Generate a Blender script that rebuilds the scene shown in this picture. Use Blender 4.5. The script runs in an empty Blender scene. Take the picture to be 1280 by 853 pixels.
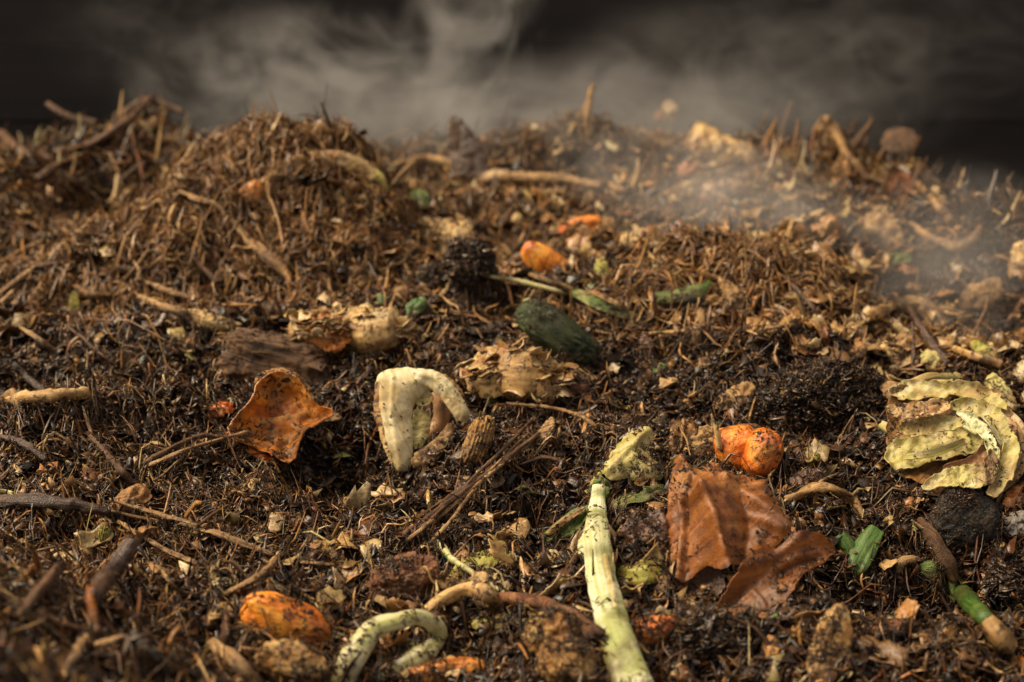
import bpy, math, random
import numpy as np
from mathutils import Vector, geometry

random.seed(7); RNG = np.random.default_rng(11)
scn = bpy.context.scene
COL = scn.collection

# ---------------------------------------------------------------- camera, light, exposure
PITCH = math.radians(20.0); CAMZ = 0.45; FPX = 1280 * 50 / 36.0
cam_d = bpy.data.cameras.new('camera'); cam = bpy.data.objects.new('camera', cam_d); COL.objects.link(cam)
cam.location = (0, 0, CAMZ); cam.rotation_euler = (math.pi / 2 - PITCH, 0, 0)
cam_d.lens = 50; cam_d.sensor_width = 36; cam_d.clip_start = 0.02; cam_d.clip_end = 300
cam_d.dof.use_dof = True; cam_d.dof.focus_distance = 0.98; cam_d.dof.aperture_fstop = 6.6
scn.camera = cam

SUN_EL, SUN_AZ = math.radians(52), math.radians(-85)     # azimuth clockwise from +Y: back left
wd = bpy.data.worlds.new('World'); scn.world = wd; wd.use_nodes = True
nt = wd.node_tree; bg = nt.nodes['Background']; sky = nt.nodes.new('ShaderNodeTexSky')
sky.sky_type = 'NISHITA'; sky.sun_disc = False; sky.sun_elevation = SUN_EL; sky.sun_rotation = SUN_AZ
sky.air_density = 1.0; sky.dust_density = 5.0; sky.ozone_density = 0.4
cl = nt.nodes.new('ShaderNodeMix'); cl.data_type = 'RGBA'; cl.inputs[0].default_value = 0.72; cl.inputs[7].default_value = (4.4, 3.75, 3.1, 1)   # veiled by warm pale cloud
nt.links.new(sky.outputs[0], cl.inputs[6]); nt.links.new(cl.outputs[2], bg.inputs[0]); bg.inputs[1].default_value = 0.058
sun_d = bpy.data.lights.new('sun', 'SUN'); sun = bpy.data.objects.new('sun', sun_d); COL.objects.link(sun)
sun_d.energy = 3.0; sun_d.angle = math.radians(45); sun_d.color = (1.0, 0.82, 0.57)
sdir = Vector((math.sin(SUN_AZ) * math.cos(SUN_EL), math.cos(SUN_AZ) * math.cos(SUN_EL), math.sin(SUN_EL)))
sun.rotation_euler = sdir.to_track_quat('Z', 'Y').to_euler()
vs = scn.view_settings; vs.view_transform = 'Standard'; vs.look = 'None'; vs.gamma = 1; vs.exposure = 1.06; vs.use_curve_mapping = False
cy = scn.cycles; cy.max_bounces = 5; cy.diffuse_bounces = 3; cy.glossy_bounces = 2; cy.transmission_bounces = 2
cy.volume_bounces = 1; cy.transparent_max_bounces = 6; cy.use_denoising = True; cy.sample_clamp_indirect = 4
cy.volume_step_rate = 1.0; cy.volume_max_steps = 64

# ---------------------------------------------------------------- noise
_P = np.random.default_rng(3).permutation(512).astype(np.int64)
def _h(i, j, k): return _P[(_P[(_P[i & 511] + j) & 511] + k) & 511]
def pn2(x, y, s=0):
    x = np.asarray(x, float); y = np.asarray(y, float)
    xi = np.floor(x).astype(np.int64); yi = np.floor(y).astype(np.int64); fx = x - xi; fy = y - yi
    u = fx * fx * fx * (fx * (fx * 6 - 15) + 10); v = fy * fy * fy * (fy * (fy * 6 - 15) + 10)
    def g(a, b):
        an = _h(xi + a, yi + b, s) * (2 * math.pi / 512); return np.cos(an) * (fx - a) + np.sin(an) * (fy - b)
    return ((g(0, 0) * (1 - u) + g(1, 0) * u) * (1 - v) + (g(0, 1) * (1 - u) + g(1, 1) * u) * v) * 1.5
def fbm(x, y, o=4, s=0):
    r = 0; a = 1.0; t = 0
    for k in range(o): r = r + a * pn2(x * 2 ** k + 13.7 * k, y * 2 ** k - 7.1 * k, s + k); t += a; a *= 0.5
    return r / t
def vn3(p, s=0):
    p = np.asarray(p, float); i = np.floor(p).astype(np.int64); f = p - i; w = f * f * (3 - 2 * f); r = 0
    for a in (0, 1):
        for b in (0, 1):
            for c in (0, 1):
                hv = _h(i[:, 0] + a, i[:, 1] + b, i[:, 2] + c + s * 17) / 255.5 - 1
                r = r + hv * (w[:, 0] if a else 1 - w[:, 0]) * (w[:, 1] if b else 1 - w[:, 1]) * (w[:, 2] if c else 1 - w[:, 2])
    return r
def fb3(p, o=3, s=0): return sum(vn3(p * 2 ** k + 5.3 * k, s + k) * 0.5 ** k for k in range(o)) / 1.75
def sst(a, b, x): t = np.clip((x - a) / (b - a), 0, 1); return t * t * (3 - 2 * t)

# ---------------------------------------------------------------- heap surface
MOUNDS = [  # x, y, rx, ry, h
    (-0.265, 1.62, 0.14, 0.16, 0.106), (-0.17, 1.62, 0.10, 0.14, 0.018), (-0.42, 1.50, 0.14, 0.12, 0.022),
    (-0.57, 2.15, 0.13, 0.12, 0.080), (-0.74, 1.92, 0.14, 0.14, 0.055),
    (-0.40, 0.50, 0.20, 0.20, 0.17), (-0.20, 0.44, 0.22, 0.14, 0.06), (0.11, 2.25, 0.20, 0.13, 0.070), (0.50, 2.08, 0.20, 0.16, 0.075),
    (0.25, 1.36, 0.15, 0.13, 0.048), (0.22, 1.14, 0.06, 0.05, 0.030), (0.56, 1.66, 0.10, 0.10, 0.04),
    (-0.10, 1.33, 0.10, 0.10, 0.02), (-0.03, 1.34, 0.025, 0.03, 0.035),
    (-0.12, 0.97, 0.09, 0.06, -0.048), (0.02, 0.90, 0.045, 0.045, -0.038), (-0.50, 1.86, .13, .14, -.075), (-0.42, 1.98, .08, .10, -.04), (-.50, 1.36, .16, .06, -.035), (-.05, 1.60, .08, .16, -.06), (-.60, 1.56, .12, .12, -.05), (.12, 1.62, .10, .10, -.02), (-.24, 1.36, .12, .05, -.025), (-.30, .97, .06, .04, -.025), (.21, .79, .05, .04, -.02), (0.45, 1.38, 0.09, 0.12, -0.10),
    (0.30, 0.80, 0.08, 0.05, -0.04), (0.33, 0.97, 0.07, 0.05, 0.012), (-0.15, 1.18, 0.06, 0.04, -0.012),
    (-0.33, 1.00, 0.14, 0.06, 0.018), (-0.27, 1.12, 0.10, 0.035, -0.034), (-0.06, 1.85, 0.2, 0.12, 0.0)]
def H(x, y, micro=False):
    x = np.asarray(x, float); y = np.asarray(y, float); z = np.zeros(np.broadcast(x, y).shape)
    for (cx, cy_, rx, ry, h) in MOUNDS: z = z + h * np.exp(-((x - cx) / rx) ** 2 - ((y - cy_) / ry) ** 2)
    m = 0.026 * fbm(x / .20, y / .20, 3, 1) + 0.026 * fbm(x / .075, y / .075, 3, 5) + 0.0075 * (0.5 - np.abs(pn2(x / .030, y / .030, 9)) * 1.6)
    m = m + 0.006 * pn2(x / .017 + 3, y / .017, 21)
    if micro: m = m + 0.0035 * pn2(x / .008, y / .008, 31) + 0.002 * pn2(x / .004, y / .004, 33)
    z = z - 0.075 * sst(1.55, 2.2, y) - .03 * sst(.35, .5, x) * sst(1.3, 1.8, y)
    ridge = 2.38 - 0.95 * sst(0.52, 0.74, x) + 0.05 * pn2(x / .25, 0.3, 4)
    heap = 1 - sst(0, 0.32, y - ridge)
    side = 1 - sst(1.0, 1.6, np.abs(x)); front = sst(-1.4, -0.4, y)
    k = heap * side * front
    return (z + m + 0.0) * k - 0.45 * (1 - k) + 0.03 * (1 - k) * fbm(x / .5, y / .5, 3, 40)

UP = np.array([0, 0, 1.0]); C0 = np.array([0, 0, CAMZ])
FW = np.array([0, math.cos(PITCH), -math.sin(PITCH)]); CU = np.array([0, math.sin(PITCH), math.cos(PITCH)]); RT = np.array([1.0, 0, 0])
def ray(px, py):
    d = FW + RT * (px - 640) / FPX + CU * -(py - 426.5) / FPX; return d
_T = np.linspace(0.35, 3.6, 1300)
def hit(px, py, lift=0.0):
    d = ray(px, py); P = C0 + d * _T[:, None]; g = P[:, 2] - H(P[:, 0], P[:, 1]) - lift
    i = np.nonzero(g < 0)[0]
    if len(i) == 0: return 2.4
    i = max(1, i[0]); a, b = g[i - 1], g[i]; return _T[i - 1] + (_T[i] - _T[i - 1]) * a / (a - b)
def at(px, py, lift=0.0): return C0 + ray(px, py) * hit(px, py, lift)

# ---------------------------------------------------------------- materials
def new_mat(n):
    m = bpy.data.materials.new(n); m.use_nodes = True; t = m.node_tree
    return m, t, t.nodes['Principled BSDF'], t.nodes['Material Output']
def ramp(t, stops, interp='LINEAR'):
    r = t.nodes.new('ShaderNodeValToRGB'); r.color_ramp.interpolation = interp; e = r.color_ramp.elements
    while len(e) < len(stops): e.new(0.5)
    for k, (p, c) in enumerate(stops): e[k].position = p; e[k].color = (c[0], c[1], c[2], 1)
    return r
def tex_noise(t, vec, scale, detail=5, rough=0.6, dist=0.0):
    n = t.nodes.new('ShaderNodeTexNoise'); n.inputs['Scale'].default_value = scale; n.inputs['Detail'].default_value = detail
    n.inputs['Roughness'].default_value = rough; n.inputs['Distortion'].default_value = dist; t.links.new(vec, n.inputs['Vector']); return n
def mix(t, f, a, b, blend='MIX'):
    m = t.nodes.new('ShaderNodeMix'); m.data_type = 'RGBA'; m.blend_type = blend
    for sock, v in ((m.inputs[0], f), (m.inputs[6], a), (m.inputs[7], b)):
        if hasattr(v, 'is_linked') or hasattr(v, 'links'): t.links.new(v, sock)
        elif isinstance(v, (int, float)): sock.default_value = v
        else: sock.default_value = (v[0], v[1], v[2], 1)
    return m.outputs[2]
def organic(name, cols, scale=60, streak=None, rough=0.45, bump=0.35, dirt=0.35, dcol=(.05, .026, .012), trans=0.0, vein=None, spec=0.5, fine=900, patch=None):
    if dirt > .15: dirt += .09
    """cols: 3 colours. streak: (along, across) noise scale in UV metres."""
    m, t, b, out = new_mat(name); L = t.links
    tc = t.nodes.new('ShaderNodeTexCoord'); v = tc.outputs['Object']
    n1 = tex_noise(t, v, scale, 6, 0.65, 0.3)
    src = n1.outputs[0]
    if streak:
        uv = t.nodes.new('ShaderNodeUVMap'); mp = t.nodes.new('ShaderNodeMapping'); mp.inputs['Scale'].default_value = (streak[0], streak[1], 1)
        L.new(uv.outputs[0], mp.inputs[0]); n2 = tex_noise(t, mp.outputs[0], 1.0, 4, 0.6, 0.4)
        mm = t.nodes.new('ShaderNodeMath'); mm.operation = 'MULTIPLY_ADD'; mm.inputs[1].default_value = 0.55
        L.new(n2.outputs[0], mm.inputs[0]); m2 = t.nodes.new('ShaderNodeMath'); m2.operation = 'MULTIPLY'; m2.inputs[1].default_value = 0.45
        L.new(src, m2.inputs[0]); L.new(m2.outputs[0], mm.inputs[2]); src = mm.outputs[0]
    r = ramp(t, [(0.41, cols[0]), (0.5, cols[1]), (0.59, cols[2])]); L.new(src, r.inputs[0]); c = r.outputs[0]
    if vein:
        at_ = t.nodes.new('ShaderNodeAttribute'); at_.attribute_name = 'Vein'; c = mix(t, at_.outputs['Fac'], c, vein)
    if patch:
        n6 = tex_noise(t, v, patch[1], 5, .68, .6); r6 = ramp(t, [(.47, (0, 0, 0)), (.60, (.85, .85, .85))]); L.new(n6.outputs[0], r6.inputs[0]); c = mix(t, r6.outputs[0], c, patch[0])
    if dirt > 0:
        n3 = tex_noise(t, v, 260, 3, 0.6); r3 = ramp(t, [(0.64 - 0.24 * dirt, (0, 0, 0)), (0.68 - 0.24 * dirt, (1, 1, 1))]); L.new(n3.outputs[0], r3.inputs[0])
        n4 = tex_noise(t, v, 38, 3, 0.6); r4 = ramp(t, [(0.52 - 0.30 * dirt, (0.0, 0, 0)), (0.64 - 0.28 * dirt, (1, 1, 1))]); L.new(n4.outputs[0], r4.inputs[0])
        mu = mix(t, 1.0, r3.outputs[0], r4.outputs[0], 'MULTIPLY'); c = mix(t, mu, c, dcol)
        n5 = tex_noise(t, v, 21, 4, 0.7); r5 = ramp(t, [(0.53 - .16 * dirt, (0, 0, 0)), (0.72 - .1 * dirt, (.85, .85, .85))]); L.new(n5.outputs[0], r5.inputs[0])
        c = mix(t, r5.outputs[0], c, tuple(x * 1.6 for x in dcol))
    L.new(c, b.inputs['Base Color'])
    nr = tex_noise(t, v, 140, 3); rr = ramp(t, [(0.35, (rough - .14,) * 3), (0.65, (rough + .22,) * 3)]); L.new(nr.outputs[0], rr.inputs[0]); L.new(rr.outputs[0], b.inputs['Roughness'])
    b.inputs['Specular IOR Level'].default_value = spec
    nb = tex_noise(t, v, fine, 3, 0.7); ad = t.nodes.new('ShaderNodeMath'); ad.operation = 'MULTIPLY_ADD'; ad.inputs[1].default_value = 0.35
    L.new(nb.outputs[0], ad.inputs[0]); L.new(src, ad.inputs[2])
    bp = t.nodes.new('ShaderNodeBump'); bp.inputs['Strength'].default_value = bump; bp.inputs['Distance'].default_value = 0.005
    L.new(ad.outputs[0], bp.inputs['Height']); L.new(bp.outputs[0], b.inputs['Normal'])
    if name in ('brown_leaf', 'dark_leaf', 'carrot_skin', 'carrot_flesh', 'rusty_peel', 'fresh_green_leaf'): b.inputs['Coat Weight'].default_value = .22; b.inputs['Coat Roughness'].default_value = .22
    if trans > 0:
        tr = t.nodes.new('ShaderNodeBsdfTranslucent'); L.new(c, tr.inputs[0]); L.new(bp.outputs[0], tr.inputs[1])
        ms = t.nodes.new('ShaderNodeMixShader'); ms.inputs[0].default_value = trans; L.new(b.outputs[0], ms.inputs[1]); L.new(tr.outputs[0], ms.inputs[2]); L.new(ms.outputs[0], out.inputs[0])
    return m
M = {}
M['soil'] = organic('dark_soil', [(.005, .003, .002), (.016, .009, .005), (.05, .026, .012)], 90, rough=.7, bump=.9, dirt=0, fine=500, spec=.25)
M['cream'] = organic('cream_onion', [(.56, .42, .19), (.78, .67, .38), (.84, .77, .54)], 18, (8, 160), .33, .25, .12, trans=.12, patch=((.58, .42, .18), 26))
M['tan_ring'] = organic('tan_onion', [(.30, .13, .045), (.48, .24, .10), (.60, .36, .18)], 22, (10, 160), .35, .25, .15, trans=.1)
M['orange'] = organic('carrot_flesh', [(.62, .17, .012), (.86, .29, .022), (.92, .42, .06)], 55, rough=.36, bump=.3, dirt=.18, trans=.06, patch=((.62, .12, .006), 30))
M['orange_deep'] = organic('carrot_skin', [(.50, .10, .008), (.78, .20, .015), (.88, .36, .05)], 45, rough=.28, bump=.5, dirt=.25, trans=.06, patch=((.42, .08, .006), 34))
M['orange_peel'] = organic('rusty_peel', [(.46, .13, .015), (.76, .27, .03), (.86, .46, .12)], 35, (25, 120), .32, .4, .35, trans=.22, vein=(.62, .38, .16), patch=((.34, .10, .018), 30))
M['leaf_brown'] = organic('brown_leaf', [(.14, .042, .008), (.33, .110, .020), (.50, .22, .055)], 18, (14, 120), .27, .5, .16, trans=.14, vein=(.38, .14, .035), spec=.5, patch=((.10, .028, .008), 20))
M['leaf_dark'] = organic('dark_leaf', [(.05, .018, .008), (.12, .04, .016), (.22, .09, .035)], 28, (18, 200), .3, .5, .4, trans=.1, vein=(.28, .13, .05), spec=.6)
M['leaf_tan'] = organic('tan_leaf', [(.28, .15, .05), (.46, .27, .10), (.60, .40, .18)], 30, (20, 160), .45, .5, .35, trans=.2, vein=(.6, .42, .2), patch=((.20, .09, .03), 32))
M['leaf_rust'] = organic('rust_tan_leaf', [(.22, .09, .02), (.40, .19, .05), (.50, .29, .10)], 34, (20, 160), .42, .6, .45, trans=.12, vein=(.5, .32, .14))
M['pale_chunk'] = organic('pale_root', [(.40, .22, .07), (.66, .44, .17), (.80, .64, .34)], 28, (14, 130), .42, .55, .38, patch=((.30, .12, .03), 30))
M['wood_tan'] = organic('tan_wood', [(.20, .10, .035), (.40, .23, .09), (.58, .38, .17)], 60, (14, 600), .5, .8, .3)
M['wood_brown'] = organic('brown_wood', [(.06, .025, .012), (.15, .07, .03), (.30, .16, .07)], 60, (14, 500), .4, .8, .3)
M['wood_dark'] = organic('wet_dark_wood', [(.025, .012, .008), (.07, .03, .016), (.15, .08, .045)], 60, (14, 400), .27, .7, .25, spec=.8)
M['bark_red'] = organic('red_brown_bark', [(.045, .020, .008), (.13, .058, .018), (.26, .13, .045)], 35, (16, 260), .45, .9, .3)
M['green_white'] = organic('leek_white', [(.52, .52, .22), (.72, .70, .42), (.84, .81, .62)], 16, (6, 420), .33, .4, .04, trans=.12, patch=((.34, .38, .10), 24))
M['green'] = organic('leek_green', [(.035, .075, .012), (.10, .16, .03), (.26, .30, .09)], 30, (8, 500), .32, .6, .22, trans=.15, patch=((.40, .34, .14), 34))
M['green_bright'] = organic('fresh_green_leaf', [(.03, .085, .010), (.065, .15, .018), (.14, .24, .04)], 30, (8, 420), .33, .45, .15, trans=.15, patch=((.06, .09, .015), 24))
M['green_yellow'] = organic('yellow_green_leaf', [(.24, .23, .03), (.40, .37, .06), (.54, .48, .16)], 30, (12, 220), .35, .5, .2, trans=.15, patch=((.34, .20, .06), 34))
M['green_dark'] = organic('cucumber_skin', [(.008, .014, .003), (.022, .036, .008), (.065, .085, .02)], 55, (30, 160), .34, .8, .2, spec=.45, dcol=(.01, .008, .005), patch=((.05, .045, .015), 40))
M['cabbage'] = organic('cabbage_leaf', [(.42, .36, .09), (.58, .50, .18), (.74, .64, .36)], 20, (10, 190), .33, .5, .12, trans=.18, patch=((.42, .27, .09), 30))
M['cabbage_tan'] = organic('cabbage_core', [(.42, .25, .11), (.62, .45, .24), (.72, .60, .38)], 24, (12, 190), .38, .5, .3, trans=.1, patch=((.30, .14, .05), 30))
M['sprout'] = organic('pale_sprout', [(.44, .43, .14), (.64, .60, .32), (.78, .72, .50)], 20, (8, 300), .33, .3, .12, trans=.1, patch=((.42, .36, .12), 30))
M['clod'] = organic('black_clod', [(.006, .005, .004), (.02, .014, .010), (.06, .038, .022)], 110, rough=.38, bump=1.0, dirt=0, fine=600)
M['lump_red'] = organic('reddish_pulp', [(.10, .035, .014), (.24, .09, .035), (.40, .19, .08)], 60, rough=.32, bump=.9, dirt=.35)
M['lump_tan'] = organic('tan_pulp', [(.28, .13, .03), (.52, .30, .085), (.66, .46, .20)], 50, rough=.34, bump=.8, dirt=.35, patch=((.26, .10, .03), 40))
M['grey_bark'] = organic('grey_bark', [(.03, .026, .024), (.085, .075, .068), (.19, .17, .15)], 50, (16, 300), .4, .8, .3)
M['white_bit'] = organic('whitish_scrap', [(.42, .36, .28), (.62, .56, .46), (.74, .70, .62)], 40, rough=.4, bump=.5, dirt=.35)

def litter_mat(name, rough, bump):
    m, t, b, out = new_mat(name); L = t.links
    a = t.nodes.new('ShaderNodeAttribute'); a.attribute_name = 'Col'; tc = t.nodes.new('ShaderNodeTexCoord')
    n = tex_noise(t, tc.outputs['Object'], 420, 3, .65); r = ramp(t, [(.32, (.45, .42, .40)), (.66, (1.25, 1.2, 1.15))]); L.new(n.outputs[0], r.inputs[0])
    L.new(mix(t, 1.0, a.outputs['Color'], r.outputs[0], 'MULTIPLY'), b.inputs['Base Color'])
    rr = ramp(t, [(.4, (rough - .15,) * 3), (.65, (rough + .25,) * 3)]); n2 = tex_noise(t, tc.outputs['Object'], 60, 2); L.new(n2.outputs[0], rr.inputs[0]); L.new(rr.outputs[0], b.inputs['Roughness'])
    bp = t.nodes.new('ShaderNodeBump'); bp.inputs['Strength'].default_value = bump; bp.inputs['Distance'].default_value = .0015
    b.inputs['Coat Weight'].default_value = .22; b.inputs['Coat Roughness'].default_value = .16
    n3 = tex_noise(t, tc.outputs['Object'], 1100, 2); L.new(n3.outputs[0], bp.inputs['Height']); L.new(bp.outputs[0], b.inputs['Normal'])
    return m
M['litter'] = litter_mat('plant_litter', .34, .30)

# ---------------------------------------------------------------- mesh helpers
def mesh_np(name, V, quads=None, tris=None, col=None, uv=None, vein=None, mat=None, smooth=True):
    me = bpy.data.meshes.new(name); V = np.asarray(V, np.float32)
    loops = []; starts = []; tot = 0
    parts = [(np.asarray(f), n) for f, n in ((quads, 4), (tris, 3)) if f is not None and len(f)]
    li = np.concatenate([f.reshape(-1) for f, n in parts]).astype(np.int32)
    st = []
    for f, n in parts: st.append(tot + np.arange(len(f)) * n); tot += len(f) * n
    st = np.concatenate(st).astype(np.int32)
    me.vertices.add(len(V)); me.vertices.foreach_set('co', V.reshape(-1))
    me.loops.add(len(li)); me.loops.foreach_set('vertex_index', li)
    me.polygons.add(len(st)); me.polygons.foreach_set('loop_start', st)
    me.update(calc_edges=True); me.validate()
    if smooth: me.polygons.foreach_set('use_smooth', np.ones(len(me.polygons), bool))
    if col is not None:
        a = me.attributes.new('Col', 'FLOAT_COLOR', 'POINT'); c = np.ones((len(V), 4), np.float32); c[:, :3] = col; a.data.foreach_set('color', c.reshape(-1))
    if uv is not None:
        u = me.uv_layers.new(name='UVMap'); lv = np.zeros(len(me.loops), np.int32); me.loops.foreach_get('vertex_index', lv)
        u.data.foreach_set('uv', np.asarray(uv, np.float32)[lv].reshape(-1))
    if vein is not None:
        a = me.attributes.new('Vein', 'FLOAT', 'POINT'); a.data.foreach_set('value', np.asarray(vein, np.float32))
    if mat: me.materials.append(mat)
    return me

SURF = []      # world-space triangles of things, to sprinkle litter on: (V, tris, amount, tone)
class Geo:
    def __init__(s, V, F, UV, vein=None): s.V = np.asarray(V, float); s.F = F; s.UV = UV; s.vein = vein if vein is not None else np.zeros(len(V))
def tris_of(F): return np.array([t for f in F for t in ((f[0], f[1], f[2]),) + (((f[0], f[2], f[3]),) if len(f) == 4 else ())])
def link_geo(name, g, mat, origin, parent=None, dirt=1.0, tone='dark'):
    q = [f for f in g.F if len(f) == 4]; t3 = [f for f in g.F if len(f) == 3]
    me = mesh_np(name, g.V - origin, q, t3, uv=g.UV, vein=g.vein, mat=M[mat]); o = bpy.data.objects.new(name, me); COL.objects.link(o)
    if parent: o.parent = parent
    else: o.location = origin
    if dirt > 0: SURF.append((g.V, tris_of(g.F), dirt, tone))
    return o
def thing(name, label, cat, geo, mat=None, group=None, dirt=1.0, tone='dark'):
    """geo: one Geo, or a list of (part name, Geo, material[, children list])"""
    if isinstance(geo, Geo):
        o = link_geo(name, geo, mat, geo.V.mean(0), None, dirt, tone)
    else:
        A = np.concatenate([p[1].V for p in geo]); org = A.mean(0); org[2] = A[:, 2].min()
        o = bpy.data.objects.new(name, None); o.location = org; o.empty_display_size = .02; COL.objects.link(o)
        for p in geo:
            c = link_geo(p[0], p[1], p[2], org, o, dirt, tone)
            for q in (p[3] if len(p) > 3 else []): link_geo(q[0], q[1], q[2], org, c, dirt, tone)
    o['label'] = label; o['category'] = cat
    if group: o['group'] = group
    return o
def unit(v): return v / max(1e-9, np.linalg.norm(v))
def catmull(P, n):
    P = np.asarray(P, float); P = np.vstack([2 * P[0] - P[1], P, 2 * P[-1] - P[-2]]); out = []; k = len(P) - 3
    for s in np.linspace(0, k - 1e-6, n):
        i = int(s); t = s - i; a, b, c, d = P[i:i + 4]
        out.append(.5 * (2 * b + (c - a) * t + (2 * a - 5 * b + 4 * c - d) * t * t + (3 * b - a - 3 * c + d) * t ** 3))
    return np.array(out)
def solidify(V, F, UV, vein, thick):
    V = np.asarray(V); N = np.zeros_like(V); T = tris_of(F); cr = np.cross(V[T[:, 1]] - V[T[:, 0]], V[T[:, 2]] - V[T[:, 0]])
    for k in range(3): np.add.at(N, T[:, k], cr)
    N /= np.maximum(1e-12, np.linalg.norm(N, axis=1))[:, None]; n = len(V)
    edges = {}
    for f in F:
        for a, b in zip(f, list(f[1:]) + [f[0]]): edges[(a, b)] = 1
    rim = [(a, b) for (a, b) in edges if (b, a) not in edges]
    th = np.full(n, thick)
    for a, b in rim: th[a] = thick * .55; th[b] = thick * .55
    V2 = np.vstack([V + N * th[:, None] * .5, V - N * th[:, None] * .5])
    ids = sorted({a for e in rim for a in e}); mp = {a: 2 * n + i for i, a in enumerate(ids)}; k = len(ids); ii = np.array(ids, int)
    F2 = [tuple(f) for f in F] + [tuple(x + n for x in reversed(f)) for f in F] + [(mp[b], mp[a], mp[a] + k, mp[b] + k) for a, b in rim]
    V2 = np.vstack([V2, V2[ii], V2[ii + n]]); ve = np.concatenate([vein, vein, vein[ii], vein[ii]])
    return V2, F2, np.vstack([UV, UV, UV[ii], UV[ii]]), ve
def chaikin(P, k=2):
    P = np.asarray(P, float)
    for _ in range(k): Q = np.roll(P, -1, 0); P = np.stack([P * .75 + Q * .25, P * .25 + Q * .75], 1).reshape(-1, 2)
    return P
def sheet(poly, tilt=.35, lift=.012, bulge=0.0, crumple=.05, curl=0.0, thick=.0012, ragged=.03, roll=0.0, anchor=None, veins=None, vdepth=.0016, creases=None, seed=0, res=32, freq=2.6, fold=0.0, smooth=1, turn=0.0, fine=.45):
    crumple *= .75
    """flat-ish organic piece with the given outline (pixels), set on a plane resting on the heap and then bent, crumpled and given thickness"""
    poly = np.asarray(poly, float); ctr = poly.mean(0); bot = tilt >= .5 and anchor is None; a = anchor or (ctr if not bot else (ctr[0], ctr[1] + .36 * (poly[:, 1].max() - poly[:, 1].min()))); P0 = at(a[0], a[1], lift * (.62 if bot else .8)); toC = unit(C0 - P0)
    n = unit(UP * (1 - tilt) + toC * tilt + RT * roll); ex = unit(np.cross(np.array([0, 1, 0]), n)); ey = np.cross(n, ex)
    def proj(p): d = ray(p[0], p[1]); t = np.dot(P0 - C0, n) / np.dot(d, n); q = C0 + d * t - P0; return (np.dot(q, ex), np.dot(q, ey))
    pts = chaikin(poly, smooth); O = np.array([proj(p) for p in pts]); c2 = O.mean(0); size = np.sqrt(np.prod(O.max(0) - O.min(0)))
    # resample the outline evenly and rough it up
    seg = np.linalg.norm(np.roll(O, -1, 0) - O, axis=1); cum = np.concatenate([[0], np.cumsum(seg)]); n_o = int(max(30, min(190, cum[-1] / (size / res))))
    s = np.linspace(0, cum[-1], n_o, endpoint=False); Oc = np.vstack([O, O[:1]]); O = np.stack([np.interp(s, cum, Oc[:, k]) for k in (0, 1)], 1)
    rv = O - c2; rl = np.linalg.norm(rv, axis=1, keepdims=True); O = O + rv / rl * (size * ragged * (fbm(O[:, 0] / size * 7 + seed, O[:, 1] / size * 7, 4, seed % 50) * 1.6 - 1.8 * np.clip(np.abs(pn2(O[:, 0] / size * 9 + seed, O[:, 1] / size * 9, 3)) - .28, 0, 1)))[:, None]
    h = size / res; gx, gy = np.meshgrid(np.arange(O[:, 0].min(), O[:, 0].max(), h), np.arange(O[:, 1].min(), O[:, 1].max(), h)); gx = gx + (np.arange(gx.shape[0]) % 2)[:, None] * h / 2
    G = np.stack([gx.ravel(), gy.ravel()], 1); G = G + np.random.default_rng(seed).normal(0, h * .12, G.shape)
    x, y = G[:, 0], G[:, 1]; inside = np.zeros(len(G), bool); j = len(O) - 1
    for i in range(len(O)):
        cnd = ((O[i, 1] > y) != (O[j, 1] > y)) & (x < (O[j, 0] - O[i, 0]) * (y - O[i, 1]) / (O[j, 1] - O[i, 1] + 1e-12) + O[i, 0]); inside ^= cnd; j = i
    G = G[inside]; dmin = np.min(np.linalg.norm(G[:, None] - O[None], axis=2), axis=1) if len(G) else np.zeros(0); G = G[dmin > h * .45]
    allp = [Vector(p) for p in np.vstack([O, G])]; ed = [(i, (i + 1) % len(O)) for i in range(len(O))]
    r = geometry.delaunay_2d_cdt(allp, ed, [], 1, 1e-7)
    W = np.array([tuple(p) for p in r[0]]); F = [tuple(f) for f in r[2] if len(f) == 3]
    db = np.min(np.linalg.norm(W[:, None] - O[None], axis=2), axis=1); rr = 1 - np.clip(db / (db.max() + 1e-9), 0, 1)
    u, v = (W[:, 0] - c2[0]) / size, (W[:, 1] - c2[1]) / size; ct, stn = math.cos(turn), math.sin(turn)
    ur = u * ct + v * stn; vr = -u * stn + v * ct
    z = .7 * bulge * size * (1 - rr ** 2) + crumple * size * (fbm(u * freq + seed * 1.7, v * freq, 4, seed % 60) * 1.3 + 1.3 * (.35 - np.abs(pn2(u * freq * 1.3 + 9, v * freq * 1.3 + seed, 7))) + .7 * fine * (.3 - np.abs(pn2(u * freq * 3.1 + 2, v * freq * 3.1 + seed, 17))) + .35 * fine * (.3 - np.abs(pn2(u * freq * 7 + 2, v * freq * 7 + seed, 27))))
    z = z + curl * size * rr ** 4 * (1 + .8 * pn2(u * 3 + seed, v * 3, 2)) + fold * size * np.abs(ur)
    ve = np.zeros(len(W))
    for vn in (veins or []):
        Q = np.array([proj(p) for p in catmull(vn, 12)]); 
        dd = np.full(len(W), 9.0)
        for a_, b_ in zip(Q[:-1], Q[1:]):
            ab = b_ - a_; tt = np.clip(((W - a_) @ ab) / (ab @ ab + 1e-12), 0, 1); dd = np.minimum(dd, np.linalg.norm(W - a_ - tt[:, None] * ab, axis=1))
        w = max(size * .018, h * .8); z = z + vdepth * np.exp(-(dd / w) ** 2) * 2; ve = np.maximum(ve, .55 * np.exp(-(dd / (w * .8)) ** 2))
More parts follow.
